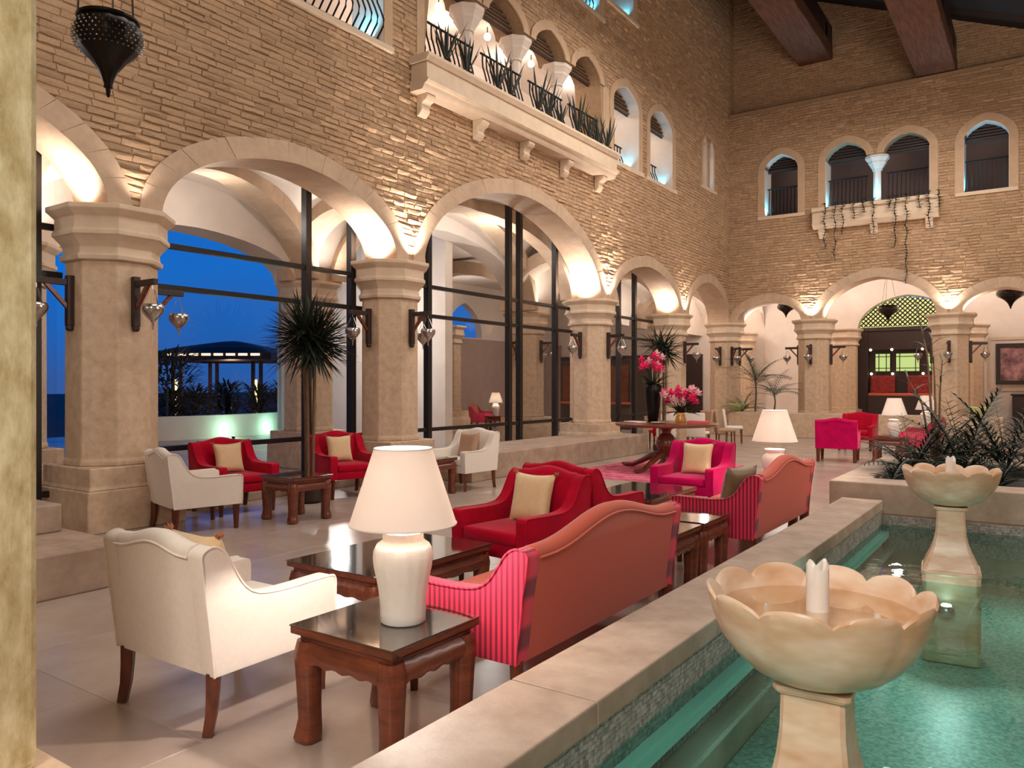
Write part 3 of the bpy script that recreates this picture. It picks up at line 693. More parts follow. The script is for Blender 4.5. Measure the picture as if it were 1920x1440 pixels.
# ------------------------------------------------------------------ fountains
def fountain(label, loc, rz):
    t = thing('fountain', label, 'fountain', loc, rz)
    def loop(h, z, c=.14):
        k = h*c; return [(h, -h+k, z), (h, h-k, z), (h-k, h, z), (-h+k, h, z), (-h, h-k, z), (-h, -h+k, z), (-h+k, -h, z), (h-k, -h, z)]
    def stack(prof):
        mb = MB(); n = 8; vs = [p for h, z in prof for p in loop(h, z)]
        fs = [(i*n+j, i*n+(j+1) % n, (i+1)*n+(j+1) % n, (i+1)*n+j) for i in range(len(prof)-1) for j in range(n)]+[tuple(range(n-1, -1, -1)), tuple(range((len(prof)-1)*n, len(prof)*n))]
        return mb.add(vs, fs)
    stack([(.19, -.335), (.19, .30), (.195, .31), (.195, .335)]).build('base', M['alab'], t, bevel=.008)
    stack([(.185, .336), (.18, .35), (.165, .39), (.142, .44), (.12, .50), (.104, .58), (.095, .66), (.092, .77)]).build('pedestal', M['alab'], t, smooth=25)
    stack([(.104, .771), (.112, .783), (.112, .797)]).build('pedestal_cap', M['alab'], t, bevel=.003)
    N = 120
    def mod(i, r, z, a):
        wgt = max(0, min(1, (z-.82)/.22)); s = abs(math.sin(5*a)); lobe = s**.6
        if r < .02: return r, z
        return r*(1+.045*wgt*(lobe-.6)), z+.028*max(0, (z-.97)/.08)*(lobe-.55)
    prof = [(.03, .803), (.12, .806), (.17, .815), (.225, .84), (.275, .88), (.315, .93), (.342, .985), (.36, 1.045), (.365, 1.062), (.358, 1.07), (.345, 1.062), (.325, 1.01), (.295, .965), (.25, .93), (.19, .905), (.12, .893), (.05, .89), (.001, .89)]
    prof = [(r*.90, z) for r, z in prof]
    MB().lathe(prof, N, mod=mod).build('bowl', M['alab'], t, smooth=50)
    MB().lathe([(.302, 1.012), (.15, 1.012), (.001, 1.012)], 48, cap=False).build('bowl_water', glassy('still_water', (.92, .86, .78, 1), .02, 1.33, .012, 9.0), t, recalc=False)
    mb = MB(); mb.lathe([(.034, .888), (.034, 1.10), (.033, 1.145), (.026, 1.155), (.016, 1.15), (.014, 1.12)], 20, mod=lambda i, r, z, a: (r, z+(.016*math.sin(2*a) if z > 1.13 else 0)))
    sp = mb.build('spout', M['ceramic'], t, smooth=40)
    MB().lathe([(.0145, 1.121), (.001, 1.122)], 12).build('nozzle', M['darkmetal'], sp)
    return t
f1 = fountain('large alabaster lotus-bowl fountain nearest the camera, in the turquoise pool', (-.585, 2.51, -.01), math.radians(2))
f2 = dup(f1, (-.60, 6.67, -.01), math.radians(6), 'alabaster lotus-bowl fountain at the far end of the pool, before the planter bed')

# ------------------------------------------------------------------ seating
def profile_solid(mb, poly, x0, x1): return mb.prism(poly, lambda y, z, d: (d, y, z), x0, x1)
def smooth_poly(pts, n=6):
    """Catmull-Rom through open pts"""
    r = []; P = [pts[0]]+list(pts)+[pts[-1]]
    for i in range(1, len(P)-2):
        p0, p1, p2, p3 = P[i-1:i+3]
        for k in range(n):
            t = k/n
            r.append(tuple(.5*(2*p1[q]+(p2[q]-p0[q])*t+(2*p0[q]-5*p1[q]+4*p2[q]-p3[q])*t*t+(3*p1[q]-p0[q]-3*p2[q]+p3[q])*t**3) for q in (0, 1)))
    return r+[pts[-1]]
def cushion_mesh(wd, ht, th, n=14, pinch=.10):
    mb = MB(); vs = []
    for s in (1, -1):
        for i in range(n+1):
            for j in range(n+1):
                a, b = -1+2*i/n, -1+2*j/n
                x = a*wd/2*(1-pinch*(1-b*b)*abs(a)); z = b*ht/2*(1-pinch*(1-a*a)*abs(b))
                vs.append((x, s*th/2*((1-a**4)*(1-b**4))**.55, z))
    m_ = (n+1)**2; fs = []
    for s in (0, 1):
        for i in range(n):
            for j in range(n):
                q = [s*m_+i*(n+1)+j, s*m_+(i+1)*(n+1)+j, s*m_+(i+1)*(n+1)+j+1, s*m_+i*(n+1)+j+1]
                fs.append(tuple(q if s else q[::-1]))
    return mb.add(vs, fs)
def seat(name, label, cat, half, mats, loc, rz, group, legs_n=2, hump=.045, back_h=.905):
    """upholstered seat facing +y: swooping arms, camel back"""
    fab_arm, fab_back, fab_front, fab_seat = mats; t = thing(name, label, cat, loc, rz, group); H = half
    kz = (back_h+.012-.63)/(.94-.63); ry = lambda z: -.375-.075*(z-.29)/.6
    wing = smooth_poly([(ry(.29), .29), (ry(.45), .45), (ry(.70), .70), (ry(.84), .86), (-.445, .905), (-.42, .932), (-.37, .940), (-.315, .90), (-.265, .81), (-.21, .715), (-.14, .655), (-.04, .632), (.12, .628), (.28, .632), (.375, .632), (.40, .615), (.405, .57), (.40, .42), (.395, .29)], 4)
    wing = [(y, z if z < .632 else .632+(z-.632)*kz) for y, z in wing]
    for s in (-1, 1):
        mb = MB(); profile_solid(mb, wing, s*(H-.105), s*H); mb.build('arm', fab_arm, t, smooth=50, bevel=.022, bseg=3)
        pts = [(s*(H+.001), y, z) for y, z in wing]; MB().tube(pts, .0065, 6).build('piping', fab_arm, t, smooth=60)
    # camel back: grid across x, front and rear skins
    mb = MB(); nx = 24; vs = []; rows = [.29, .42, .55, .68, .78, .86, 1.0]
    W = H-.1055
    def top(x): return back_h+hump*(.5+.5*math.cos(PI*min(1, abs(x)/W*1.12))) 
    loops = []
    for i in range(nx+1):
        x = -W+2*W*i/nx; tp = top(x); lp = []
        for r in (.29, .42, .55, .68, .80): lp.append((x, -.375-.075*(r-.29)/.6, r*1.0 if r < .8 else tp-.06))
        lp += [(x, -.452, tp-.02), (x, -.435, tp+.012), (x, -.40, tp+.022), (x, -.36, tp+.012), (x, -.335, tp-.03)]
        lp += [(x, -.305, tp-.15), (x, -.275, .60), (x, -.25, .44), (x, -.25, .29)]
        loops.append(lp)
    k = len(loops[0]); vs = [p for lp in loops for p in lp]
    fs = [(i*k+j, i*k+(j+1) % k, (i+1)*k+(j+1) % k, (i+1)*k+j) for i in range(nx) for j in range(k)]+[tuple(range(k)), tuple(range(nx*k+k-1, nx*k-1, -1))]
    mb.add(vs, fs).build('backrest', fab_back, t, smooth=50)
    MB().tube([(x, -.456, top(x)-.035) for x in [-W+2*W*i/nx for i in range(nx+1)]], .007, 6).build('piping', fab_back, t, smooth=60)
    MB().box(-H+.10, H-.10, -.26, .385, .285, .40).build('seat_rail', fab_front, t, smooth=40, bevel=.012)
    n = 1 if H < .6 else 2; wd = 2*(H-.115)/n
    for q in range(n):
        x0 = -H+.115+q*wd
        MB().box(x0+.004, x0+wd-.004, -.25, .40, .402, .505).build('seat_cushion', fab_seat, t, smooth=50, bevel=.03, bseg=3)
    lx = [-H+.05, H-.05] + ([0] if legs_n == 3 else [])
    for x in lx:
        MB().tube([(x, .345, .29), (x, .345, .15), (x, .345, 0)], [.042, .036, .028], 4).build('leg', M['leg'], t)
        MB().tube([(x, -.345, .30), (x, -.348, .20), (x, -.356, .10), (x, -.378, 0)], [.044, .041, .037, .033], 4).build('leg', M['leg'], t)
    return t
CH = .42
W4 = (M['white_f'],)*4; R4 = (M['red_f'],)*4
rad = math.radians
gW = 'ivory armchairs'; gR = 'crimson velvet armchairs'
wc1 = seat('armchair', 'large ivory armchair closest to the camera, its back turned to us', 'armchair', CH, W4, (-3.71, 2.62, 0), rad(1), gW)
wc2 = dup(wc1, (-8.34, 5.46, 0), rad(-14), 'ivory armchair with its back to us, by the first column plinth', gW)
wc3 = dup(wc1, (-7.90, 10.02, 0), rad(176), 'ivory armchair facing us in front of the tall black-framed glass, brown cushion on it', gW)
ra = seat('armchair', 'crimson armchair beyond the small ivory armchair, under the blue evening window', 'armchair', CH, R4, (-8.98, 6.46, 0), rad(-97), gR)
rb = dup(ra, (-8.85, 8.34, 0), rad(-108), 'crimson armchair right of the tall palm, against the glass', gR)
rc = dup(ra, (-3.72, 5.52, 0), rad(172), 'crimson armchair facing us across the near coffee table, sand cushion on it', gR)
rd = dup(ra, (-3.78, 6.75, 0), rad(-8), 'crimson armchair turned away, back to back with the one at the near coffee table', gR)
mg = dup(ra, (-3.85, 9.78, 0), rad(180), 'magenta armchair facing us beside the farther lit lamp', 'magenta armchairs', swap={M['red_f']: M['mag_f']})
mf = dup(ra, (-3.82, 18.25, 0), rad(6), 'magenta armchair seen from behind in the far seating group', 'magenta armchairs', swap={M['red_f']: M['mag_f']})
SO = (M['sofa_arm'], M['sofa_back'], M['sofa_front'], M['seat_or'])
so1 = seat('sofa', 'long orange-red striped camelback sofa along the pool coping, nearest the camera', 'sofa', .97, SO, (-2.56, 4.17, 0), rad(90), 'striped camelback sofas', 2, .115, .86)
so2 = dup(so1, (-2.56, 7.95, 0), rad(90), 'orange-red striped camelback sofa farther along the pool coping, by the second lamp')
so3 = dup(so1, (-2.45, 20.3, 0), rad(90), 'small-looking coral sofa in the far seating group behind the palms')

def cushion(label, loc, rot, m=None, size=.42, group='scatter cushions', tufts=True):
    t = thing('cushion', label, 'cushion', loc, 0, group); t.rotation_euler = rot
    cushion_mesh(size, size, .14).build('cover', m or M['cushion'], t, smooth=80)
    if tufts:
        for a in (-1, 1):
            for b in (-1, 1):
                mb = MB(); c = size*.47
                for q in range(5):
                    an = q*1.257; mb.tube([(a*c, 0, b*c), (a*(c+.012)+.016*math.cos(an), .016*math.sin(an), b*(c+.012)), (a*(c+.02)+.022*math.cos(an+.5), .024*math.sin(an), b*(c+.03))], [.007, .009, .003], 5)
                mb.build('corner_tuft', M['tuft'], t, smooth=60)
    return t
def on_seat(ch, label, m=None, dx=0.0, tilt=-14, size=.42, dy=-.15, turn=0, tufts=True):
    """a cushion standing on a seat, leaning on its back"""
    rz = ch.rotation_euler[2]; ca, sa = math.cos(rz), math.sin(rz); z = .505+size*.5*math.cos(rad(tilt))-.01
    x = ch.location[0]+ca*dx-sa*dy; y = ch.location[1]+sa*dx+ca*dy
    return cushion(label, (x, y, z), (rad(-tilt), 0, rz+rad(turn)), m, size, tufts=tufts)
on_seat(wc1, 'cushion on the nearest ivory armchair, only its tufted corners showing over the back', size=.44)
on_seat(ra, 'sand cushion on the crimson armchair under the blue evening window')
on_seat(rb, 'sand cushion on the crimson armchair right of the tall palm', dx=.03)
on_seat(wc3, 'brown silk cushion on the ivory armchair by the glass', M['taupe'], tufts=False)
on_seat(rc, 'large sand cushion on the crimson armchair across the near coffee table', size=.44, turn=4)
on_seat(mg, 'pale cushion with red corners on the magenta armchair by the second lamp', size=.43)
on_seat(so2, 'olive cushion leaning in the corner of the farther striped sofa', M['olive'], dx=-.64, size=.44, tufts=False, turn=-20, dy=-.13)

# ------------------------------------------------------------------ low tables
def low_table(name, label, cat, w_, d_, h_, loc, rz, group, m=M['wood'], glass=True):
    t = thing(name, label, cat, loc, rz, group); x, y = w_/2, d_/2
    ft = .035
    mb = MB(); fw = .055
    for a, b, c, d in ((-x, x, -y, -y+fw), (-x, x, y-fw, y), (-x, -x+fw, -y+fw, y-fw), (x-fw, x, -y+fw, y-fw)): mb.box(a, b, c, d, h_-ft-.008, h_-.008)
    mb.build('top_frame', m, t, bevel=.006)
    MB().box(-x+fw, x-fw, -y+fw, y-fw, h_-ft, h_-.014).build('top_panel', M['woodx'], t)
    MB().box(-x-.004, x+.004, -y-.004, y+.004, h_-.0078, h_).build('glass_top', M['tabletop'], t, bevel=.003, bseg=1)
    MB().box(-x+.035, x-.035, -y+.035, y-.035, h_-ft-.04, h_-ft-.008).build('waist', m, t)
    # bulging aprons with a scalloped lower edge
    za = h_-ft-.04; n = 28
    for side in range(4):
        L_ = x if side % 2 == 0 else y; other = y if side % 2 == 0 else x
        def low(u):
            q = abs(u)/L_; s = .10+.006*math.cos(q*PI*6)
            if q > .74: s += .05*((q-.74)/.26)**1.6
            return za-s
        mb = MB(); vs = []
        for i in range(n+1):
            u = -L_+.02+2*(L_-.02)*i/n; lo = low(u)
            for off, z in ((-.04, za), (-.015, za-.03), (-.006, (za+lo)/2-.01), (-.02, lo), (-.05, lo), (-.06, za)):
                q = other+off
                p = {0: (u, -q, z), 1: (q, u, z), 2: (-u, q, z), 3: (-q, -u, z)}[side]; vs.append(p)
        fs = [(i*6+j, i*6+(j+1) % 6, (i+1)*6+(j+1) % 6, (i+1)*6+j) for i in range(n) for j in range(6)]+[(0, 1, 2, 3, 4, 5), tuple(range(n*6+5, n*6-1, -1))]
        mb.add(vs, fs).build('apron', m, t, smooth=45)
    for sx_ in (-1, 1):
        for sy_ in (-1, 1):
            # hoof-footed leg
            prof = [(za, .050, .0), (za-.06, .060, .004), (za-.14, .056, .0), (h_*.34, .050, -.003), (.12, .049, -.006), (.06, .056, .0), (.028, .060, .006), (.006, .054, .002), (0, .046, .0)]
            vs = []; ch = .55
            for z, r, o_ in prof:
                cx_, cy_ = sx_*(x-.062+o_*.6), sy_*(y-.062+o_*.6)
                k_ = r*ch
                vs += [(cx_+a*r if ab else cx_+a*k_, cy_+b*k_ if ab else cy_+b*r, z) for a, b, ab in ((1, -1, 1), (1, 1, 1), (1, 1, 0), (-1, 1, 0), (-1, 1, 1), (-1, -1, 1), (-1, -1, 0), (1, -1, 0))]
            n8 = len(prof)
            fs = [(i*8+j, i*8+(j+1) % 8, (i+1)*8+(j+1) % 8, (i+1)*8+j) for i in range(n8-1) for j in range(8)]+[tuple(range(7, -1, -1)), tuple(range((n8-1)*8, n8*8))]
            MB().add(vs, fs).build('leg', m, t, smooth=50)
    return t
gS = 'rosewood side tables'; gC = 'rosewood coffee tables'
st1 = low_table('side_table', 'rosewood side table with hoof feet in the foreground, carrying the big lit lamp', 'side table', .66, .62, .56, (-2.63, 2.745, 0), 0, gS)
st2 = dup(st1, (-2.64, 5.74, 0), 0, 'dark side table tucked behind the far end of the nearest sofa')
st3 = dup(st1, (-2.64, 6.44, 0), 0, 'dark side table against the near arm of the farther striped sofa')
st4 = dup(st1, (-2.64, 9.30, 0), 0, 'side table carrying the second lit lamp past the farther sofa')
st5 = dup(st1, (-7.80, 6.52, 0), rad(-4), 'square rosewood table in front of the palm, between ivory and crimson armchairs')
st6 = dup(st1, (-7.90, 9.17, 0), 0, 'rosewood table half hidden by the big lamp shade, beside the ivory armchair at the glass')
st7 = dup(st1, (-2.80, 18.5, 0), 0, 'side table with the white jar lamp in the far seating group')
st8 = dup(st1, (-2.62, 22.9, 0), 0, 'side table under the farthest lit lamp, before the back arcade')
ct1 = low_table('coffee_table', 'long rosewood coffee table with dark glass top behind the big lamp', 'coffee table', .86, 1.30, .45, (-4.02, 4.28, 0), 0, gC, M['woodx'])
ct2 = dup(ct1, (-3.95, 8.42, 0), 0, 'dark glass-topped coffee table before the magenta armchair')

# ------------------------------------------------------------------ table lamps
def lamp(name, label, prof, loc, shade=(.256, 1.03-.56, .139, 1.39-.56), power=26, rz=0, group='lit table lamps', flute=.0):
    t = thing(name, label, 'lamp', loc, rz, group)
    MB().lathe(prof, 64, mod=(lambda i, r, z, a: (r*(1+flute*math.sin(16*a)*(1 if .12 < z < .36 else .3)), z))).build('base', M['ceramic'], t, smooth=60)
    r0, z0, r1, z1 = shade; zt = prof[-1][1]
    MB().tube([(0, 0, zt-.01), (0, 0, z1-.06)], .003, 6).build('stem', M['silver'], t)
    MB().lathe([(r0, z0), (r1, z1), (r1-.003, z1), (r0-.003, z0)], 64, cap=False).build('lamp_shade', M['lampshade'], t, smooth=50)
    mb = MB(); mb.tube([(r0*math.cos(a*PI/24), r0*math.sin(a*PI/24), z0) for a in range(49)], .004, 6, cap=False); mb.tube([(r1*math.cos(a*PI/24), r1*math.sin(a*PI/24), z1) for a in range(49)], .0035, 6, cap=False)
    mb.build('shade_rim', M['white_f'], t, smooth=60)
    for a in range(3): MB().tube([(0, 0, z1-.06), (r1*math.cos(a*2.094), r1*math.sin(a*2.094), z1-.004)], .0025, 5).build('spider', M['silver'], t)
    MB().lathe([(.002, z0+.15), (.018, z0+.152), (.028, z0+.17), (.028, z0+.20), (.014, z0+.24), (.012, z0+.26)], 16).build('bulb', M['bulb'], t, smooth=60)
    light('lamp_glow', 'POINT', (loc[0], loc[1], loc[2]+z0+.108), power*G_LAMP, (1, .90, .82), .03)
    return t
URN = [(.10, 0), (.108, .008), (.109, .05), (.111, .10), (.117, .16), (.128, .22), (.139, .27), (.143, .31), (.140, .345), (.126, .372), (.104, .388), (.098, .395), (.097, .43), (.05, .435)]
JAR = [(.075, 0), (.08, .01), (.095, .06), (.125, .13), (.145, .20), (.148, .25), (.13, .30), (.10, .325), (.095, .335), (.11, .345), (.112, .375), (.05, .38)]
lamp('table_lamp', 'big white urn lamp with lit cone shade on the foreground side table', URN, (-2.55, 2.775, .561), flute=.012, power=60)
lamp('table_lamp', 'round white jar lamp with lit shade beyond the farther sofa', JAR, (-2.64, 9.26, .561), power=60)
lamp('table_lamp', 'white jar lamp with lit shade among the far palms, left one of the two', JAR, (-2.72, 18.45, .561), power=40)
lamp('table_lamp', 'lit lamp farthest back, right of the palms before the latticed alcove', URN, (-2.62, 22.9, .561), power=40)

# ------------------------------------------------------------------ balcony and loggia of the left wall
MB().box(XL-.7, XL+.02, 16.935, 16.949, 7.25, 9.0).build('reveal', M['plaster'], wall_left)
bal = thing('balcony', 'long carved stone balcony ledge on the arcade wall above the widest arch', 'balcony', (XL, 0, 0))
def cornice(mb, prof, y0, y1):
    mb.prism(prof, lambda x, z, d: (x, d, z), y0, y1)
mb = MB(); cornice(mb, [(.035, 7.12), (.035, 7.25), (.47, 7.25), (.47, 7.20), (.45, 7.17), (.42, 7.12)], 9.85, 16.92); mb.build('top_moulding', M['trim'], bal)
mb = MB(); cornice(mb, [(.035, 6.84), (.035, 7.119), (.39, 7.119), (.39, 6.84)], 9.9, 16.87); mb.build('fascia', M['trim'], bal)
mb = MB(); cornice(mb, [(.035, 6.66), (.035, 6.839), (.44, 6.839), (.44, 6.80), (.41, 6.77), (.36, 6.75), (.34, 6.70), (.31, 6.66)], 9.87, 16.9); mb.build('lower_moulding', M['trim'], bal)
for y in (10.15, 11.72, 13.3, 14.9, 16.5):
    mb = MB(); mb.prism([(.035, 6.30), (.035, 6.659), (.27, 6.659), (.28, 6.60), (.24, 6.55), (.17, 6.52), (.14, 6.46), (.16, 6.41), (.13, 6.36), (.08, 6.31)], lambda x, z, d: (x, d, z), y-.11, y+.11)
    mb.build('corbel', M['trim'], bal, bevel=.008)
def short_pillar(name, label, loc, z0, z1):
    t = thing(name, label, 'pillar', loc)
    MB().lathe(octo([(.15, z0), (.15, z0+.12), (.11, z0+.16), (.105, z1-.45)]), 8, phase=PI/8).build('shaft', M['plaster'], t)
    mb = MB(); q = [(.11, z1-.449), (.14, z1-.44), (.14, z1-.40), (.22, z1-.26), (.25, z1-.22), (.25, z1-.18), (.31, z1-.10), (.33, z1-.08), (.33, z1-.001)]
    mb.lathe(octo(q), 8, phase=PI/8).build('capital', M['plaster'], t)
    return t
for i, y in enumerate((11.925, 13.6, 15.275)):
    short_pillar('loggia_pillar', 'white loggia pillar above the balcony, %s counting from the camera' % ('first', 'second', 'third')[i], (-9.3, y, 0), 7.25, 8.97)
short_pillar('loggia_pillar', 'small pale blue-lit pillar between the twin windows of the back wall', (-4.36, YB+.33, 0), 7.25, 8.77)
def lunette(fn, c, half, zs, za, parent, w0=-.3):
    mb = MB(); p = arch_pts(c, half, zs, za, 12, .28); mb.prism([(c-half, zs-.001)]+p[1:-1]+[(c+half, zs-.001)], lambda u, z, d: fn(u, d, z), w0-.03, w0); mb.build('lunette_panel', M['darkwood'], parent)
    for k in range(5):
        z = zs+.03+(za-zs)*.17*k; iv = interval([(c-half, zs-.01)]+p+[(c+half, zs-.01)], z+.03)
        if not iv: continue
        mb = MB(); a, b = iv; q = [(a, w0, z), (b, w0, z), (b, w0+.05, z+.02), (a, w0+.05, z+.02), (a, w0, z+.03), (b, w0, z+.03), (b, w0+.05, z+.05), (a, w0+.05, z+.05)]
        mb.add([fn(*r) for r in q], [(0, 1, 2, 3), (4, 5, 6, 7), (0, 1, 5, 4), (1, 2, 6, 5), (2, 3, 7, 6), (3, 0, 4, 7)]).build('louvre_slat', M['louvre'] if fn is FL else M['darkwood'], parent)
for c in LOG: lunette(FL, c, .62, 8.98, 9.42, wall_left)
for c, h in ((18.15, .74), (20.35, .78)): lunette(FL, c, h, 8.85, 9.35, wall_left)
for c in (23.68, 24.3): lunette(FL, c, .19, 9.1, 9.5, wall_left)
for c, h, a, b in ((-7.2, .54, 8.75, 9.25), (-5.22, .6, 8.78, 9.28), (-3.5, .62, 8.78, 9.28), (-1.45, .56, 8.75, 9.25)): lunette(FB, c, h, a, b, wall_back, -.35)
def railing(fn, u0, u1, z0, h, w_, label, n, belly=.10, group='wrought iron railings'):
    t = thing('railing', label, 'railing', (0, 0, 0), group=group)
    bar = lambda a, b, z, r: MB().tube([fn(a, w_, z), fn(b, w_, z)], r, 6)
    bar(u0, u1, z0+h, .022).build('top_rail', M['iron'], t); bar(u0, u1, z0+.07, .015).build('bottom_rail', M['iron'], t)
    for i in range(n):
        u = u0+(u1-u0)*(i+.5)/n
        pts = [fn(u, w_+belly*q, z0+.07+(h-.07)*s) for s, q in ((0, 0), (.08, .35), (.2, .9), (.32, 1), (.5, .6), (.68, .1), (.84, 0), (1, 0))]
        MB().tube(pts, .016, 5, cap=False).build('baluster', M['iron'], t, smooth=60)
    return t
edges = [10.26, 11.78, 12.07, 13.46, 13.74, 15.13, 15.41, 16.94]
nm = ('nearest', 'second', 'third', 'farthest')
for i in range(4): railing(FL, edges[2*i], edges[2*i+1], 7.25, .88, -.12, 'bellied black iron railing in the %s opening of the loggia, behind the spiky plants' % nm[i], 11)
railing(FL, 6.66, 9.24, 7.25, .95, -.06, 'bellied black iron railing at the top edge of the picture, left of the loggia', 19, .16)
railing(FL, 17.42, 18.88, 7.32, .72, -.5, 'iron railing in the first arched window right of the balcony', 9)
railing(FL, 19.58, 21.12, 7.32, .72, -.5, 'iron railing in the second arched window right of the balcony', 9)
railing(FL, 15.12, 16.68, 10.6, .8, -.2, 'iron railing in the dark opening at the very top of the arcade wall', 9)
railing(FB, -7.73, -6.67, 7.25, .95, -.3, 'black iron railing in the back wall window nearest the corner', 9, .06)
railing(FB, -5.8, -4.62, 7.25, .95, -.3, 'black iron railing in the left one of the twin back windows', 10, .06)
railing(FB, -4.1, -2.9, 7.25, .95, -.3, 'black iron railing in the right one of the twin back windows', 10, .06)
railing(FB, -2.0, -.9, 7.25, .95, -.3, 'black iron railing in the single back window right of the twin pair', 9, .0)
# planter ledge under the twin windows with trailing vines
bl = thing('window_ledge', 'stone planter ledge with moulding under the twin windows of the back wall', 'ledge', (0, YB, 0))
for nm_, p in (('top_moulding', [(-.035, 7.12), (-.035, 7.25), (-.40, 7.25), (-.40, 7.16), (-.36, 7.12)]), ('fascia', [(-.035, 6.78), (-.035, 7.119), (-.32, 7.119), (-.32, 6.78)]), ('lower_moulding', [(-.035, 6.62), (-.035, 6.779), (-.36, 6.779), (-.36, 6.73), (-.28, 6.66), (-.24, 6.62)])):
    mb = MB(); mb.prism(p, lambda y, z, d: (d, y, z), -6.15, -2.62); mb.build(nm_, M['trim'], bl)
for x in (-5.9, -4.38, -2.88):
    mb = MB(); mb.prism([(-.035, 6.32), (-.035, 6.619), (-.22, 6.619), (-.20, 6.5), (-.12, 6.44), (-.08, 6.33)], lambda y, z, d: (d, y, z), x-.1, x+.1); mb.build('corbel', M['trim'], bl, bevel=.008)
rv = random.Random(5)
for i, (x, L_) in enumerate(((-5.75, 1.35), (-5.45, 1.75), (-5.22, .95), (-4.9, .5), (-4.62, .35), (-4.35, 1.0), (-3.9, .3), (-3.75, 1.5), (-3.45, 2.6), (-3.1, .4), (-2.85, 1.0), (-2.6, .45))):
    t = thing('hanging_vine', 'dark vine trailing from the ledge of the twin back windows, %s from the left' % ('first', 'second', 'third', 'fourth', 'fifth', 'sixth', 'seventh', 'eighth', 'ninth', 'tenth', 'eleventh', 'last')[i], 'vine', (x, YB-.42, 7.28), group='vines trailing from the back ledge')
    n = max(5, int(L_/.08)); pts = [(0, .12, -.02), (0, .02, .04)]+[(.025*math.sin(j*.9+i), -.01, -L_*j/n) for j in range(1, n+1)]
    MB().tube(pts, .010, 4).build('stem', M['leaf'], t)
    mb = MB()
    for p in pts[1:]:
        for q in range(3 if L_ < .9 or p[2] > -.3 else 2):
            a = rv.uniform(0, 6.28); mb.blade((p[0], p[1]-.005, p[2]), (math.cos(a), -abs(math.sin(a))*.6, .2), rv.uniform(.10, .18), .085, .8, 2)
    mb.build('leaves', M['leaf'], t)
# spiky plants on the balcony
for i, (y, s) in enumerate(((10.55, .8), (11.15, .72), (12.1, .85), (12.55, .7), (13.55, .8), (13.95, .7), (14.45, .5), (15.2, .95), (15.75, .65), (16.15, .6), (16.62, .7))):
    t = thing('spiky_plant', 'dark spiky aloe-like plant on the balcony ledge, %s along it from the camera' % ('first', 'second', 'third', 'fourth', 'fifth', 'sixth', 'seventh', 'eighth', 'ninth', 'tenth', 'last')[i], 'plant', (-8.68, y, 7.25), group='spiky plants on the balcony')
    MB().lathe([(.07, .001), (.09, .10), (.095, .11), (.08, .11)], 12).build('pot', M['darkmetal'], t)
    for q in range(8):
        a = q*2.4+i; el = .35+.9*((q*.37+i*.21) % 1)
        mb = MB(); mb.blade((0, 0, .09), (math.cos(a)*.45, math.sin(a)*.55, el+.5), s*1.25*(.6+.4*((q*.61) % 1)), .085, -.15 if q % 2 else .25, 4, .3); mb.build('leaf', M['agave'], t)
# gallery globes
for i, (x, y) in enumerate(((-10.4, 12.4), (-10.4, 14.1), (-10.4, 15.9))):
    t = thing('ceiling_globe', 'small glowing globe lamp under the loggia ceiling, %s from the camera' % ('first', 'second', 'third')[i], 'lamp', (x, y, 9.75))
    MB().tube([(0, 0, -.001), (0, 0, -.14)], .012, 6).build('rod', M['darkmetal'], t)
    MB().lathe([(.002, -.30), (.05, -.285), (.08, -.24), (.08, -.20), (.05, -.155), (.002, -.14)], 16).build('globe', emit('globe_glow', (1, .85, .68, 1), 14), t, smooth=60)

# ------------------------------------------------------------------ lantern brackets and lanterns
def make_bracket(label, loc, rz):
    """arm points along local +y"""
    t = thing('lantern_bracket', label, 'bracket', loc, rz, 'lantern brackets')
    mb = MB(); mb.box(-.04, .04, 0, .075, -.50, .09); mb.lathe([(.03, -.56), (.045, -.535), (.045, -.50)], 8, 0, .0375); mb.build('post', M['darkwood'], t, bevel=.006)
    MB().box(-.03, .03, .076, .46, -.03, .04).build('arm', M['darkwood'], t, bevel=.006)
    mb = MB(); mb.add([(-.022, .076, -.30), (.022, .076, -.30), (.022, .076, -.24), (-.022, .076, -.24), (-.022, .32, -.031), (.022, .32, -.031), (.022, .26, -.031), (-.022, .26, -.031)], [(0, 1, 2, 3), (4, 5, 6, 7), (0, 1, 5, 4), (1, 2, 6, 5), (2, 3, 7, 6), (3, 0, 4, 7)])
    mb.build('brace', M['wood'], t)
    return t
def make_lantern(label, loc, m):
    t = thing('wall_lantern', label, 'lantern', loc, 0, 'pierced metal lanterns')
    MB().tube([(0, 0, 0), (0, 0, -.05)], .006, 6).build('hook', m, t)
    MB().lathe([(.004, -.52), (.012, -.48), (.012, -.44), (.035, -.41), (.085, -.36), (.12, -.305), (.125, -.265), (.115, -.235), (.105, -.225)], 20).build('bowl', m, t, smooth=50)
    for k in range(3):
        a = k*2.094; MB().tube([(.107*math.cos(a), .107*math.sin(a), -.23), (.03*math.cos(a), .03*math.sin(a), -.06)], .004, 4).build('chain', m, t)
    return t
br0 = ln0 = None
SIDES_L = (('camera side', (0, -1)), ('court side', (1, 0)), ('far side', (0, 1)))
SIDES_B = (('left side', (-1, 0)), ('court side', (0, -1)), ('right side', (1, 0)))
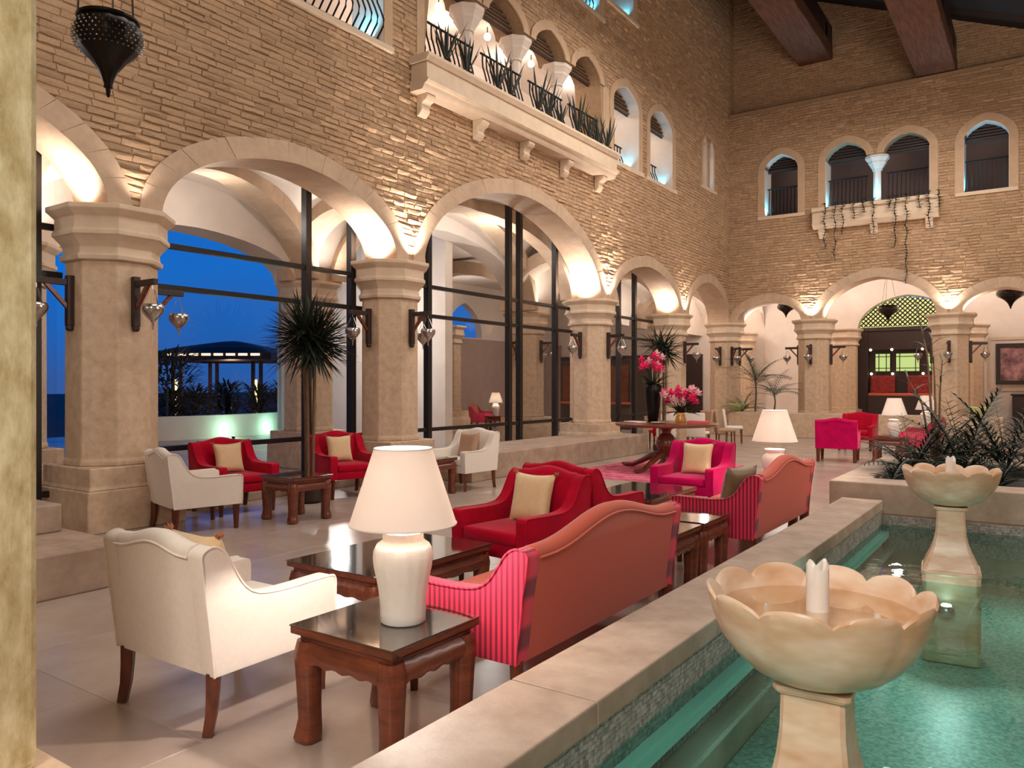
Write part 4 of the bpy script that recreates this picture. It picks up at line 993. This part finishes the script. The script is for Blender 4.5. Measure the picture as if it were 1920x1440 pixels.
for ci, short, sides in ((0, 'the column by the stepped platform', SIDES_L), (1, 'the column left of the widest arch', SIDES_L), (2, 'the column right of the widest arch', SIDES_L), (3, 'the column behind the flower vase', SIDES_L),
                         (4, 'the corner column', SIDES_B), (5, 'the back column left of the alcove', SIDES_B), (6, 'the back column right of the alcove', SIDES_B), (9, 'the outer column behind the paired mullions', SIDES_L)):
    cx, cy = cols[ci].location[:2]
    for nm_, (dx, dy) in sides:
        if ci == 4 and nm_ == 'left side': dx, dy, nm_ = .7071, -.7071, 'angled side'
        px, py = cx+dx*.475, cy+dy*.475; rz = math.atan2(dy, dx)-PI/2
        lb = 'dark wooden lantern bracket on the %s of %s' % (nm_, short); ll = 'small metal lantern hanging at the %s of %s' % (nm_, short)
        if br0 is None: br0 = make_bracket(lb, (px, py, 2.88), rz)
        else: dup(br0, (px, py, 2.88), rz, lb)
        lp = (px+dx*.40, py+dy*.40, 2.849)
        if ln0 is None: ln0 = make_lantern(ll, lp, M['silver'])
        else: dup(ln0, lp, 0, ll)
def big_lantern(label, loc, drop, r=.165, group='large hanging lanterns', flat=1.0):
    t = thing('hanging_lantern', label, 'lantern', loc, 0, group)
    def mod(i, rr, z, a): return (rr*(1+.02*math.cos(12*a)), z)
    s = r/.165; P = [(.004, -.245), (.010, -.235), (.012, -.20), (.022, -.195), (.020, -.18), (.030, -.15), (.045, -.115), (.080, -.065), (.132, -.015), (.160, .04), (.162, .085), (.148, .125), (.135, .14), (.138, .15)]
    MB().lathe([(a*s, b*s*flat) for a, b in P], 48, mod=mod).build('bowl', M['darkmetal'], t, smooth=50)
    mb = MB()     # pierced studs
    for j in range(7):
        z = (-.005+j*.019)*s*flat; rr = (.140, .150, .157, .160, .160, .157, .150)[j]*s
        for k in range(34):
            a = (k+.5*(j % 2))*2*PI/34; x, y = rr*math.cos(a), rr*math.sin(a); q = .0055*s
            mb.add([(x*1.015+q*math.sin(a), y*1.015-q*math.cos(a), z), (x*1.05, y*1.05, z-q), (x*1.015-q*math.sin(a), y*1.015+q*math.cos(a), z), (x*1.05, y*1.05, z+q), (x*1.08, y*1.08, z)], [(0, 1, 4), (1, 2, 4), (2, 3, 4), (3, 0, 4)])
    o = mb.build('pierced_studs', M['silver'], t, recalc=False); o['kind'] = 'stuff'
    mb = MB(); mb.tube([(.142*s*math.cos(a*PI/16), .142*s*math.sin(a*PI/16), .15*s*flat) for a in range(33)], .009*s, 6, cap=False); mb.build('rim', M['darkmetal'], t, smooth=60)
    for k in range(3):
        a = k*2.094+.4; MB().tube([(.145*s*math.cos(a), .145*s*math.sin(a), .15*s*flat), (.03*math.cos(a), .03*math.sin(a), drop)], .006, 5).build('chain', M['silver'], t)
    return t
big_lantern('large dark pierced lantern hanging at the upper left, close to the camera', (-3.98, 2.11, 3.42), 2.6, .165)
big_lantern('dark bowl lantern hanging before the green lattice of the alcove', (-4.47, 29, 4.15), 1.6, .32, flat=.7)
big_lantern('dark bowl lantern hanging in the back arch above the framed picture', (-.96, 29, 4.46), 1.3, .38, flat=.7)
big_lantern('dark bowl lantern hanging in the small back arch next to the corner', (-7.75, 28.6, 4.4), 1.4, .30, flat=.7)

# ------------------------------------------------------------------ plants
def palm(label, loc, h, r, n, seed, stems=4):
    t = thing('palm', label, 'palm', loc); R_ = random.Random(seed)
    MB().lathe([(.16, .0), (.20, .03), (.23, .22), (.22, .26), (.19, .26), (.18, .22)], 20).build('pot', M['darkwood'], t, smooth=40)
    MB().lathe([(.18, .221), (.001, .225)], 16, cap=False).build('soil', M['soil'], t)
    mb = MB()
    for k in range(stems):
        a = k*1.7; x, y = .06*math.cos(a), .06*math.sin(a); ex, ey = x*(1.6+k*.2), y*(1.6+k*.2); hh = h*(.95+.02*k)
        MB().tube([(x, y, .22), (x*1.1, y*1.1, hh*.4), (x*1.5, y*1.5, hh*.7), (ex, ey, hh)], [.028, .025, .024, .022], 7).build('stem', M['bark'], t, smooth=60)
        for q in range(n):
            el = math.asin(R_.uniform(-.85, 1)); az = R_.uniform(0, 6.28)
            d = (math.cos(el)*math.cos(az), math.cos(el)*math.sin(az), math.sin(el))
            mb.blade((ex, ey, hh+R_.uniform(-.12, .1)), d, r*R_.uniform(.75, 1.05), .060, .12, 4, .25)
    o = mb.build('leaves', M['leaf'], t, recalc=False); o['kind'] = 'stuff'
    return t
palm('tall multi-stemmed palm with a round spiky crown before the blue evening window', (-8.74, 7.55, 0), 2.40, .70, 120, 3)
palm('dark spiky palm behind the round table and the pink flowers', (-7.55, 17.25, 0), 2.62, .62, 60, 9, 3)
def frond_plant(label, loc, n, length, seed, cat='plant', m=None, tall=.0, group='feathery fern plants'):
    t = thing('fern_plant', label, cat, loc, 0, group); R_ = random.Random(seed)
    for k in range(n):
        az = k*2.4+R_.uniform(-.3, .3); el = R_.uniform(.7, 1.35) if k % 3 else R_.uniform(.25, .75); L_ = length*R_.uniform(.65, 1.1)
        d = Vector((math.cos(az)*math.cos(el), math.sin(az)*math.cos(el), math.sin(el))); p = Vector((0, 0, .0 if not tall else tall*R_.uniform(.7, 1))); mb = MB(); pts = [p.copy()]; N = 12; dirs = []
        for i in range(N):
            dirs.append(d.copy()); p = p+d*(L_/N); d = (d+Vector((0, 0, -.09))).normalized(); pts.append(p.copy())
        mb.tube(pts, [.006*(1-.7*i/N) for i in range(N+1)], 4)
        for i in range(2, N):
            side = dirs[i].cross(Vector((0, 0, 1))).normalized()
            for s in (-1, 1):
                mb.blade(pts[i], side*s+dirs[i]*.7, L_*.36*math.sin(PI*(.15+.8*i/N)), .034, .6, 2, .15)
        mb.build('frond', m or M['leaf'], t, recalc=False)
    if tall: MB().tube([(0, 0, 0), (.03, .02, tall*.5), (0, 0, tall)], [.03, .025, .018], 6).build('stem', M['bark'], t, smooth=60)
    return t
frond_plant('bushy dark fern rising in the planter bed behind the farther fountain', (-.85, 10.9, .60), 34, 1.15, 1)
frond_plant('fern plant in the planter bed, left behind the farther fountain bowl', (-1.35, 10.5, .60), 22, .75, 2)
frond_plant('dark fern near the edge of view, behind the fountain', (-.42, 11.3, .60), 26, 1.1, 3)
frond_plant('small low creeping plant on the near corner of the planter bed', (-1.45, 9.62, .60), 9, .34, 4)
frond_plant('low leafy plant in the planter bed right of the farther fountain bowl', (-.42, 9.75, .60), 16, .42, 5)
frond_plant('fern clump hanging over the far seating group from the planter bed', (-1.2, 11.5, .60), 20, .9, 6)
t = thing('stalk_plant', 'tall bare-stalked plant reaching up from the planter bed before the back arcade', 'plant', (-1.15, 11.2, .60))
for k, (x, y, h) in enumerate(((-.25, .1, 2.1), (-.1, .25, 1.7), (.05, .0, 1.4), (-.35, -.05, 1.2))):
    MB().tube([(0, 0, 0), (x*.3, y*.3, h*.35), (x*.5, y*.5, h*.7), (x, y, h)], [.02, .016, .012, .006], 6).build('stalk', M['bark'], t, smooth=60)
    mb = MB()
    for q in range(7): mb.blade((x*(.5+q*.08), y*(.5+q*.08), h*(.7+.05*q)), (math.cos(q*2.4), math.sin(q*2.4), .7), .3, .035, .9, 4)
    mb.build('leaves', M['leaf2'], t, recalc=False)
pw = struct(MB().box(-8.7, -6.95, 25.2, 25.95, 0, .8).build('trim_16', M['stone'], bevel=.02))
frond_plant('leaning sage green palm in the stone planter under the small back arch', (-7.9, 25.5, .80), 26, 1.2, 11, m=M['leaf2'], tall=1.2)
frond_plant('arching fern low in the stone planter under the small back arch', (-8.3, 25.4, .80), 16, .9, 12, m=M['leaf2'])
frond_plant('upright fern with a thick stem, right in the stone planter under the small back arch', (-7.3, 25.55, .80), 22, 1.0, 13, m=M['leaf2'], tall=.6)

# ------------------------------------------------------------------ round table with flowers, far dining chairs, rug
rug = tag(MB().box(-7.6, -5.2, 12.4, 16.0, .0, .012).build('rug', mat('pink_patterned_rug', srgb(226, 120, 140), .95, 0, 5, col2=srgb(180, 54, 84), detail=2)), 'pink patterned rug under the big round table', 'rug')
TC = (-6.2, 14.35)
rt = thing('round_table', 'large round wooden table on a turned pedestal, carrying the flower vases', 'table', (TC[0], TC[1], .012))
MB().lathe([(.9, .86), (.98, .868), (1.0, .89), (1.0, .915), (.98, .925), (.01, .925)], 64).build('tabletop', M['woodx'], rt, smooth=40)
MB().lathe([(.16, .05), (.17, .12), (.10, .2), (.09, .26), (.13, .34), (.19, .46), (.20, .55), (.15, .66), (.09, .72), (.10, .78), (.22, .858)], 32).build('pedestal', M['wood'], rt, smooth=50)
for k in range(4):
    a = math.radians(-100+90*k); pts = [(math.cos(a)*r, math.sin(a)*r, z) for r, z in ((.12, .30), (.32, .27), (.55, .16), (.80, .05), (.98, .045), (1.06, .06))]
    MB().tube(pts, [.07, .065, .055, .045, .044, .03], 8).build('leg', M['wood'], rt, smooth=60)
TZ = .938
def bouquet(label_v, label_f, loc, prof, m, ptl, n, spread, h):
    v = thing('vase', label_v, 'vase', loc); MB().lathe(prof, 28).build('body', m, v, smooth=50)
    z = prof[-1][1]; f = thing('flowers', label_f, 'flowers', (loc[0], loc[1], loc[2]+z-.05)); R_ = random.Random(n)
    mb = MB()
    for k in range(34):
        a = R_.uniform(0, 6.28); mb.blade((0, 0, 0), (math.cos(a)*spread, math.sin(a)*spread, R_.uniform(.05, .6)), R_.uniform(.25, .55), .09, .8, 4)
    o = mb.build('foliage', M['leaf'], f, recalc=False)
    for k in range(n):
        a = R_.uniform(0, 6.28); r = spread*.75*math.sqrt(R_.random()); hh = h*R_.uniform(.35, 1)
        c = Vector((r*math.cos(a), r*math.sin(a), .05+hh)); mb = MB()
        for q in range(13):
            b = q*2.4; zz = 1-q*.13; rr = math.sqrt(max(0, 1-zz*zz)); mb.blade(c, (rr*math.cos(b), rr*math.sin(b), zz), .105, .10, .5, 3, .3)
        bl_ = mb.build('blossom', ptl if k % 3 else M['petalw'], f, recalc=False)
        MB().tube([(0, 0, 0), (c.x*.5, c.y*.5, c.z*.6), tuple(c)], .006, 5).build('flower_stem', M['leaf'], bl_)
bouquet('tall dark tapered vase on the round table', 'pink orchids and lilies in the tall dark vase', (-6.55, 14.5, TZ), [(.09, .001), (.10, .01), (.14, .3), (.17, .62), (.175, .74), (.165, .75)], M['darkmetal'], M['petal'], 16, .42, .62)
bouquet('golden glass vase on the round table', 'pink and white bouquet in the golden glass vase', (-5.85, 14.22, TZ), [(.08, .001), (.10, .01), (.11, .08), (.07, .17), (.085, .26)], glassy('amber_glass', (.9, .72, .4, 1), .03, 1.5), M['petal'], 26, .50, .40)
def flat_thing(name, label, cat, bx, m, loc, rz=0, grp=None):
    return tag(_place(MB().box(*bx).build(name, m, bevel=.004), loc, rz), label, cat, grp)
def _place(o, loc, rz): o.location = loc; o.rotation_euler = (0, 0, rz); return o
flat_thing('menu_book', 'pale pink book lying at the edge of the round table', 'book', (-.2, .2, -.14, .14, 0, .05), M['pink_f'], (-5.52, 14.3, TZ+.001), .3)
flat_thing('menu_book', 'white open booklet lying before the tall dark vase', 'book', (-.22, .22, -.12, .12, 0, .02), M['white_f'], (-6.75, 14.1, TZ+.001), -.5)
def plate(label, loc):
    t = thing('plate', label, 'plate', loc); MB().lathe([(.06, .001), (.11, .012), (.14, .022), (.138, .026), (.06, .008), (.002, .007)], 24).build('dish', M['ceramic'], t, smooth=50)
plate('white plate near the foot of the tall dark vase', (-6.22, 14.0, TZ))
def dining_chair(label, m, loc, rz):
    t = thing('dining_chair', label, 'chair', loc, rz, 'far dining chairs')
    MB().box(-.24, .24, -.22, .25, .42, .50).build('seat', m, t, smooth=50, bevel=.03)
    mb = MB(); mb.add([(-.24, -.24, .36), (.24, -.24, .36), (.24, -.16, .36), (-.24, -.16, .36), (-.25, -.32, .98), (.25, -.32, .98), (.25, -.25, .98), (-.25, -.25, .98)], [(0, 1, 2, 3), (4, 5, 6, 7), (0, 1, 5, 4), (1, 2, 6, 5), (2, 3, 7, 6), (3, 0, 4, 7)])
    mb.build('backrest', m, t, smooth=50, bevel=.025)
    for x in (-.2, .2):
        for y in (-.19, .21): MB().tube([(x, y, .42), (x, y*1.05, 0)], [.024, .017], 6).build('leg', M['leg'], t)
    return t
dc = dining_chair('white dining chair seen through the legs of the round table', M['white_f'], (-7.9, 18.3, 0), rad(20))
dup(dc, (-7.3, 18.9, 0), rad(5), 'white dining chair right of the table pedestal, half hidden by the magenta armchair')
dup(dc, (-7.4, 21.9, 0), rad(-70), 'white dining chair alone beside the far stone planter')
dup(dc, (-8.35, 18.9, 0), rad(40), 'crimson dining chair by the far foot of the widest arch', swap={M['white_f']: M['red_f']})
dup(dc, (-7.2, 20.6, 0), rad(-60), 'brown dining chair left of the lone white dining chair', swap={M['white_f']: M['taupe']})
dup(dc, (-7.75, 20.1, 0), rad(150), 'brown dining chair behind the gold vase', swap={M['white_f']: M['taupe']})
dup(ra, (-4.05, 21.6, 0), rad(180), 'crimson armchair facing us far back before the alcove', gR)
# tapered pots on the low back wall
for x, lb in ((-1.6, 'pale green glowing bowl on the low wall near the framed picture'), (-8.45, 'small pale bowl on the far planter')):
    t = thing('stone_bowl', lb, 'bowl', (x, 25.5, .79 if x > -5 else .80)); MB().lathe([(.12, .001), (.16, .05), (.34, .22), (.36, .26), (.33, .25), (.15, .1), (.002, .09)], 24).build('bowl', mat('pale_onyx', srgb(214, 220, 150), .4), t, smooth=50)

# ------------------------------------------------------------------ alcove, picture in the back gallery
al = thing('alcove_cabinet', 'dark wooden built-in cabinet with stained glass and red bench under a green lattice', 'cabinet', (-4.33, 32.3, 0))
glow = lambda n_, c, s: emit(n_, c, s)
MB().box(-1.7, 1.7, .30, .45, 0, 3.7).build('back_panel', M['darkwood'], al)
for a, b in ((-1.71, -1.35), (1.35, 1.71)): MB().box(a, b, -.02, .30, 0, 3.7).build('side_post', M['darkwood'], al, bevel=.02)
MB().box(-1.71, 1.71, -.05, .30, 3.701, 3.86).build('cornice', M['darkwood'], al, bevel=.02)
MB().box(-1.34, 1.34, 0, .299, 3.0, 3.7).build('header', M['darkwood'], al)
MB().box(-1.34, 1.34, -.25, .299, 0, 1.25).build('bench', M['darkwood'], al, bevel=.02)
MB().box(-1.30, 1.30, -.27, .10, 1.251, 1.36).build('bench_seat', M['seat_or'], al, bevel=.03)
for a, b in ((-1.28, -.42), (.0, 1.28)): MB().box(a, b, .101, .24, 1.361, 2.02).build('bench_back', mat('red_brocade', srgb(170, 50, 40), .7, 0, 14, col2=srgb(110, 24, 24)), al, bevel=.03)
mb = MB(); p = arch_pts(0, 1.66, 3.87, 5.0, 20, .12); mb.prism([(-1.66, 3.865)]+p[1:-1]+[(1.66, 3.865)], lambda u, z, d: (u, d, z), .20, .24)
lt = mb.build('lattice_light', glow('lattice_glow', (.86, .84, .30, 1), 1.05), al)
out_ = [(-1.66, 3.86)]+p+[(1.66, 3.86)]
for s in (-1, 1):
    for k in range(-18, 19):
        u0 = k*.17; pts = []
        for j in range(60):
            z = 3.87+j*.02; u = u0+s*(z-3.87); iv = interval(out_, z)
            if iv and iv[0] < u < iv[1]: pts.append((u, z))
        if len(pts) > 2:
            a, b = pts[0], pts[-1]; wd = .03
            MB().add([(a[0]-wd, .12, a[1]), (a[0]+wd, .12, a[1]), (b[0]+wd, .12, b[1]), (b[0]-wd, .12, b[1]), (a[0]-wd, .16, a[1]), (a[0]+wd, .16, a[1]), (b[0]+wd, .16, b[1]), (b[0]-wd, .16, b[1])], [(0, 1, 2, 3), (4, 5, 6, 7), (0, 1, 5, 4), (1, 2, 6, 5), (2, 3, 7, 6), (3, 0, 4, 7)]).build('lattice_bar', M['darkwood'], al)
for x0, x1 in ((-1.12, -.62), (-.40, .38), (.66, 1.24)):
    f = MB().box(x0-.05, x1+.05, .24, .29, 2.14, 2.90).build('glass_frame', M['darkwood'], al)
    MB().box(x0, x1, .225, .239, 2.19, 2.85).build('stained_pane', glow('green_glass_glow', (.62, .76, .26, 1), .95), f)
    for u in (x0+.12, x1-.12): MB().box(u-.015, u+.015, .205, .224, 2.19, 2.85).build('lead_bar', M['black'], f)
    for z in (2.30, 2.74): MB().box(x0, x1, .205, .2245, z-.015, z+.015).build('lead_bar', M['black'], f)
for x in (-1.25, -.51, .52):
    for z in (3.0, 2.09): MB().lathe([(.001, -.05), (.035, -.035), (.05, 0), (.035, .035), (.001, .05)], 12).build('cabinet_lamp', emit('cabinet_glow', (1, .85, .55, 1), 5), al).location = (x, .12 if z < 2.5 else -.05, z)
pic = thing('framed_picture', 'framed pinkish picture on the cream wall of the back gallery', 'picture', (-.75, 32.29, 2.4))
for bx in ((-.75, .75, -.08, 0, .58, .72), (-.75, .75, -.08, 0, -.72, -.58), (-.75, -.62, -.08, 0, -.579, .579), (.62, .75, -.08, 0, -.579, .579)): MB().box(*bx).build('frame', M['darkwood'], pic)
MB().box(-.619, .619, -.04, -.01, -.579, .579).build('canvas', mat('cloudy_painting', srgb(206, 150, 150), .6, 0, 2.2, col2=srgb(70, 40, 50)), pic)
for k, bx in enumerate(((-1.0, 1.0, -.03, 0, .85, .95), (-1.0, 1.0, -.03, 0, -.95, -.85), (-1.0, -.9, -.03, 0, -.849, .849), (.9, 1.0, -.03, 0, -.849, .849))): MB().box(*bx).build('wall_moulding', M['trim'], pic)
cabt = thing('console', 'low dark console below the framed picture', 'console', (-.3, 31.9, 0)); MB().box(-.7, .7, -.25, .25, .5, 1.3).build('body', M['darkwood'], cabt, bevel=.02)
MB().box(-.75, .75, -.28, .28, 1.301, 1.36).build('top', M['darkwood'], cabt, bevel=.01)
for x in (-.6, .6):
    for y in (-.2, .2): MB().box(x-.05, x+.05, y-.04, y+.04, 0, .499).build('leg', M['darkwood'], cabt)
dr = struct(MB().box(-6.95, -6.6, 32.2, 32.295, 0, 2.7).build('door_1', M['darkwood']))

# ------------------------------------------------------------------ hall beyond the widest arch, evening garden
ht = dup(st1, (-16.3, 22.6, 0), rad(20), 'small table with a lit lamp in the hall beyond the widest arch')
lamp('table_lamp', 'small lit lamp in the hall beyond the widest arch', URN, (-16.3, 22.6, .561), power=14)
hs = dup(so1, (-17.6, 23.6, 0), rad(-60), 'red sofa in the hall beyond the widest arch')
scr = thing('wooden_screen', 'dark wooden panelled screen in the hall behind the far part of the widest arch', 'screen', (-14.2, 26.2, 0))
for k in range(6):
    pn = MB().box(-1.5+k*.5, -1.02+k*.5, -.04, .04, 0, 2.6).build('panel', M['darkwood'], scr, bevel=.01)
    MB().box(-1.42+k*.5, -1.10+k*.5, -.06, -.041, .9, 2.4).build('inset', M['wood'], pn)
MB().box(-1.5, 1.5, -.12, -.061, .95, 1.02).build('rail', M['seat_or'], scr)
gp = thing('framed_print', 'dark framed print on the hall wall behind the near mullion of the widest arch', 'picture', (-19.415, 22.2, 2.4))
MB().box(0, .05, -.6, .6, -1.1, 1.1).build('frame', M['darkwood'], gp); MB().box(.051, .06, -.5, .5, -1.0, 1.0).build('print', mat('grey_print', srgb(120, 112, 118), .6, 0, 3, col2=srgb(40, 34, 40)), gp)
gnd = struct(MB().box(-140, -26.01, -60, 140, -.25, -.01).build('ground', mat('garden_paving', srgb(86, 74, 82), .7, .2, 2)))
gw = thing('pool_basin_wall', 'low white curved basin wall lit green in the evening garden', 'wall', (0, 0, 0))
arc = [(-28.5+7*math.cos(a), 15.0+7.2*math.sin(a)) for a in [math.radians(-30+q*5) for q in range(19)]]
mb = MB()
for (a, b), (c, d) in zip(arc[:-1], arc[1:]): mb.add([(a, b, 0), (c, d, 0), (c-.3, d-.2, 0), (a-.3, b-.2, 0), (a, b, .72), (c, d, .72), (c-.3, d-.2, .72), (a-.3, b-.2, .72)], [(3, 2, 1, 0), (4, 5, 6, 7), (0, 1, 5, 4), (2, 3, 7, 6)])
mb.build('curved_wall', M['plaster'], gw, smooth=40)
for i, (x, y) in enumerate(((-21.9, 15.3), (-22.2, 17.2), (-23.2, 19.2))):
    t = thing('garden_light', 'small green garden spotlight at the basin wall, %s one' % ('middle', 'near', 'far')[i], 'light', (x+1.0, y-.3, 0))
    MB().lathe([(.05, 0), (.05, .06), (.04, .08)], 12).build('housing', M['darkmetal'], t)
    MB().lathe([(.001, .082), (.03, .081), (.03, .09), (.001, .092)], 12).build('lens', emit('garden_lens', (.7, 1, .8, 1), 30), t)
    light('garden_lamp', 'POINT', (x+.8, y-.2, .25), 22, (.45, 1, .75), .05)
gz = thing('gazebo', 'dark-roofed garden pavilion with lit golden posts beyond the window', 'pavilion', (-32, 23.0, 0), rad(33))
MB().lathe([(3.6, 2.75), (3.8, 2.8), (3.8, 3.1), (2.8, 3.35), (.6, 3.7), (.05, 3.75)], 4, phase=PI/4).build('roof', M['darkwood'], gz)
for k in range(8): MB().box(-2.05+k*.55, -1.65+k*.55, -2.74, -2.70, 2.96, 3.06).build('eave_lamp', emit('eave_glow', (1, .72, .5, 1), 2.2), gz)
for a in (-1, 1):
    for b in (-1, 1):
        for c in (0, .35):
            MB().box(a*(2.0-c)-.07, a*(2.0-c)+.07, b*2.0-.07, b*2.0+.07, 0, 2.80).build('post', M['beam'], gz)
    MB().box(a*1.82-.05, a*1.82+.05, -2.12, -2.08, .3, 1.9).build('lit_post_strip', emit('lit_post_glow', (1, .78, .35, 1), 2.0), gz)  # glowing strips put in for the light falling on the posts
light('gazebo_lamp', 'POINT', (-31.0, 22.0, 1.8), 90, (1, .7, .45), .2)
def shrub(label, loc, r, h, n, seed, grp='dark garden shrubs', trunk=False):
    t = thing('shrub' if not trunk else 'garden_tree', label, 'shrub' if not trunk else 'tree', loc, 0, grp); R_ = random.Random(seed); mb = MB()
    for k in range(n):
        a, q, z = R_.uniform(0, 6.28), math.sqrt(R_.random())*r, h*(.2+.8*R_.random()) if not trunk else h*(.55+.45*R_.random())
        mb.blade((q*math.cos(a), q*math.sin(a), z*.9), (math.cos(a)*.6, math.sin(a)*.6, R_.uniform(-.3, .8)), R_.uniform(.25, .55), .16, .5, 2)
    o = mb.build('foliage', M['leaf'], t, recalc=False); o['kind'] = 'stuff'
    MB().tube([(0, 0, 0), (.03, 0, h*.5), (0, .03, h*.8)], [.06, .05, .02], 6).build('trunk', M['bark'], t)
R5 = random.Random(12)
for i in range(7):
    f_ = i/6; shrub('dark garden shrub in the hedge behind the basin wall, %s from the left' % ('first', 'second', 'third', 'fourth', 'fifth', 'sixth', 'last', 'last')[i], (-31.6+f_*6.0, 18.3+f_*4.0+R5.uniform(-.2, .2), 0), .5, R5.uniform(1.5, 2.0), 330, 40+i)
for i, (x, y, h, r, lb) in enumerate(((-29.6, 18.1, 3.3, 1.2, 'bushy dark tree left of the gazebo in the evening garden'),)): shrub(lb, (x, y, 0), r, h, 420, 70+i, 'garden trees', True)

# ------------------------------------------------------------------ lamps of the place: uplights on the capitals, gallery and hall lights; some added fills
def uplight(x, y, z=3.80, en=30, aim=(0, 0, 1), cone=150):
    light('capital_uplight', 'SPOT', (x, y, z), en*G_UP, (1, .92, .85), .06, (x+aim[0], y+aim[1], z+aim[2]), cone, 1.0)
for i, y in enumerate((5.05, 9.91, 17.1, 22.0)):
    uplight(-8.77, y, en=(30, 420, 420, 150)[i], aim=(-.10, 0, 1), cone=100)
    uplight(-9.3, y+.58, en=(130, 170, 160, 95)[i], aim=(-.05, -.25, 1)); uplight(-9.3, y-.58, en=(90, 190, 220, 100)[i], aim=(-.05, .25, 1))
    uplight(-10.02, y, en=90, aim=(-.3, 0, 1))
for x in (-6.25, -2.37, .45):
    uplight(x, YB-.19, en=200, aim=(0, .10, 1), cone=110); uplight(x, YB+1.0, en=70, aim=(0, .3, 1))
    uplight(x+.56, YB+.4, en=60, aim=(-.2, 0, 1)); uplight(x-.56, YB+.4, en=60, aim=(.2, 0, 1))
for x, y in ((-11.75, 10.75), (-11.75, 18.9), (-13.3, 19.1), (-12.0, 5.2), (-8.6, 26.9), (-10.4, 30.9), (-6.4, 30.75), (-2.3, 30.75), (-17.8, 22.4), (1.5, 31.6), (-13.3, 24.6)):
    uplight(x, y, en=150 if y > 30 else 170, aim=(.15 if x > -12.5 and x < -11 else 0, 0, 1))
for x, y, z, en in ((-11, 15, 5.0, 100), (-16, 22, 4.9, 60), (-16, 28, 4.9, 50), (-14.6, 13.6, 3.4, 330), (-11, 24.5, 4.4, 60), (-8.2, 29.5, 5.0, 120), (-4.3, 29.8, 5.4, 90), (-.5, 29.6, 5.2, 130), (-11, 29.3, 4.8, 110), (-11, 7.5, 4.5, 48), (-11, 2.6, 4.5, 40)):  # the strongest one is added outside the hall to warm its side wall
    light('gallery_and_fill_lamp', 'POINT', (x, y, z), en*G_HALL, (1, .92, .85), .15)
for x, y, en in ((-10.9, 11.6, 26), (-10.9, 13.3, 26), (-10.9, 15.6, 26), (-10.4, 18.0, 34), (-10.4, 20.2, 34), (-10.8, 8.0, 60), (-10.2, 24.0, 30)):
    light('loggia_lamp', 'POINT', (x, y, 9.35), en*G_HALL, (1, .92, .85), .10)
BLUE = (.10, .62, 1.0)
for x, y, z, en in ((-9.3, 18.80, 7.4, 2.2), (-9.3, 21.05, 7.4, 2.2), (-9.25, 9.15, 7.34, 4), (-9.2, 24.4, 8.0, .5), (-9.2, 16.6, 10.7, 2.0), (-9.2, 18.5, 11.3, 2.0)):
    light('sill_lamp', 'SPOT', (x, y, z), en*16, BLUE, .03, (x, y+.12, z+1), 110, .8)
for x, en in ((-7.66, 4), (-5.76, 4), (-4.36, 3.5), (-1.94, 4), (-2.98, .6), (-.97, .6)):
    light('sill_lamp', 'SPOT', (x, YB+.10 if x != -4.36 else YB-.06, 7.29), en*22, BLUE, .03, (x-.06 if x < -4.6 else x, YB+.18, 8.3), 110, .8)
for x in (-7.2, -4.4, -1.4): light('back_room_fill', 'POINT', (x, 27.6, 9.4), 10, NEUT, .15)  # added to lighten the rooms behind the back windows
light('pillar_spot_fill', 'SPOT', (-2.75, -.3, .2), 30, (1, .82, .5), .1, (-3.4, .9, 2.2), 80, .8)  # added spot without a fixture, lights the foreground pillar
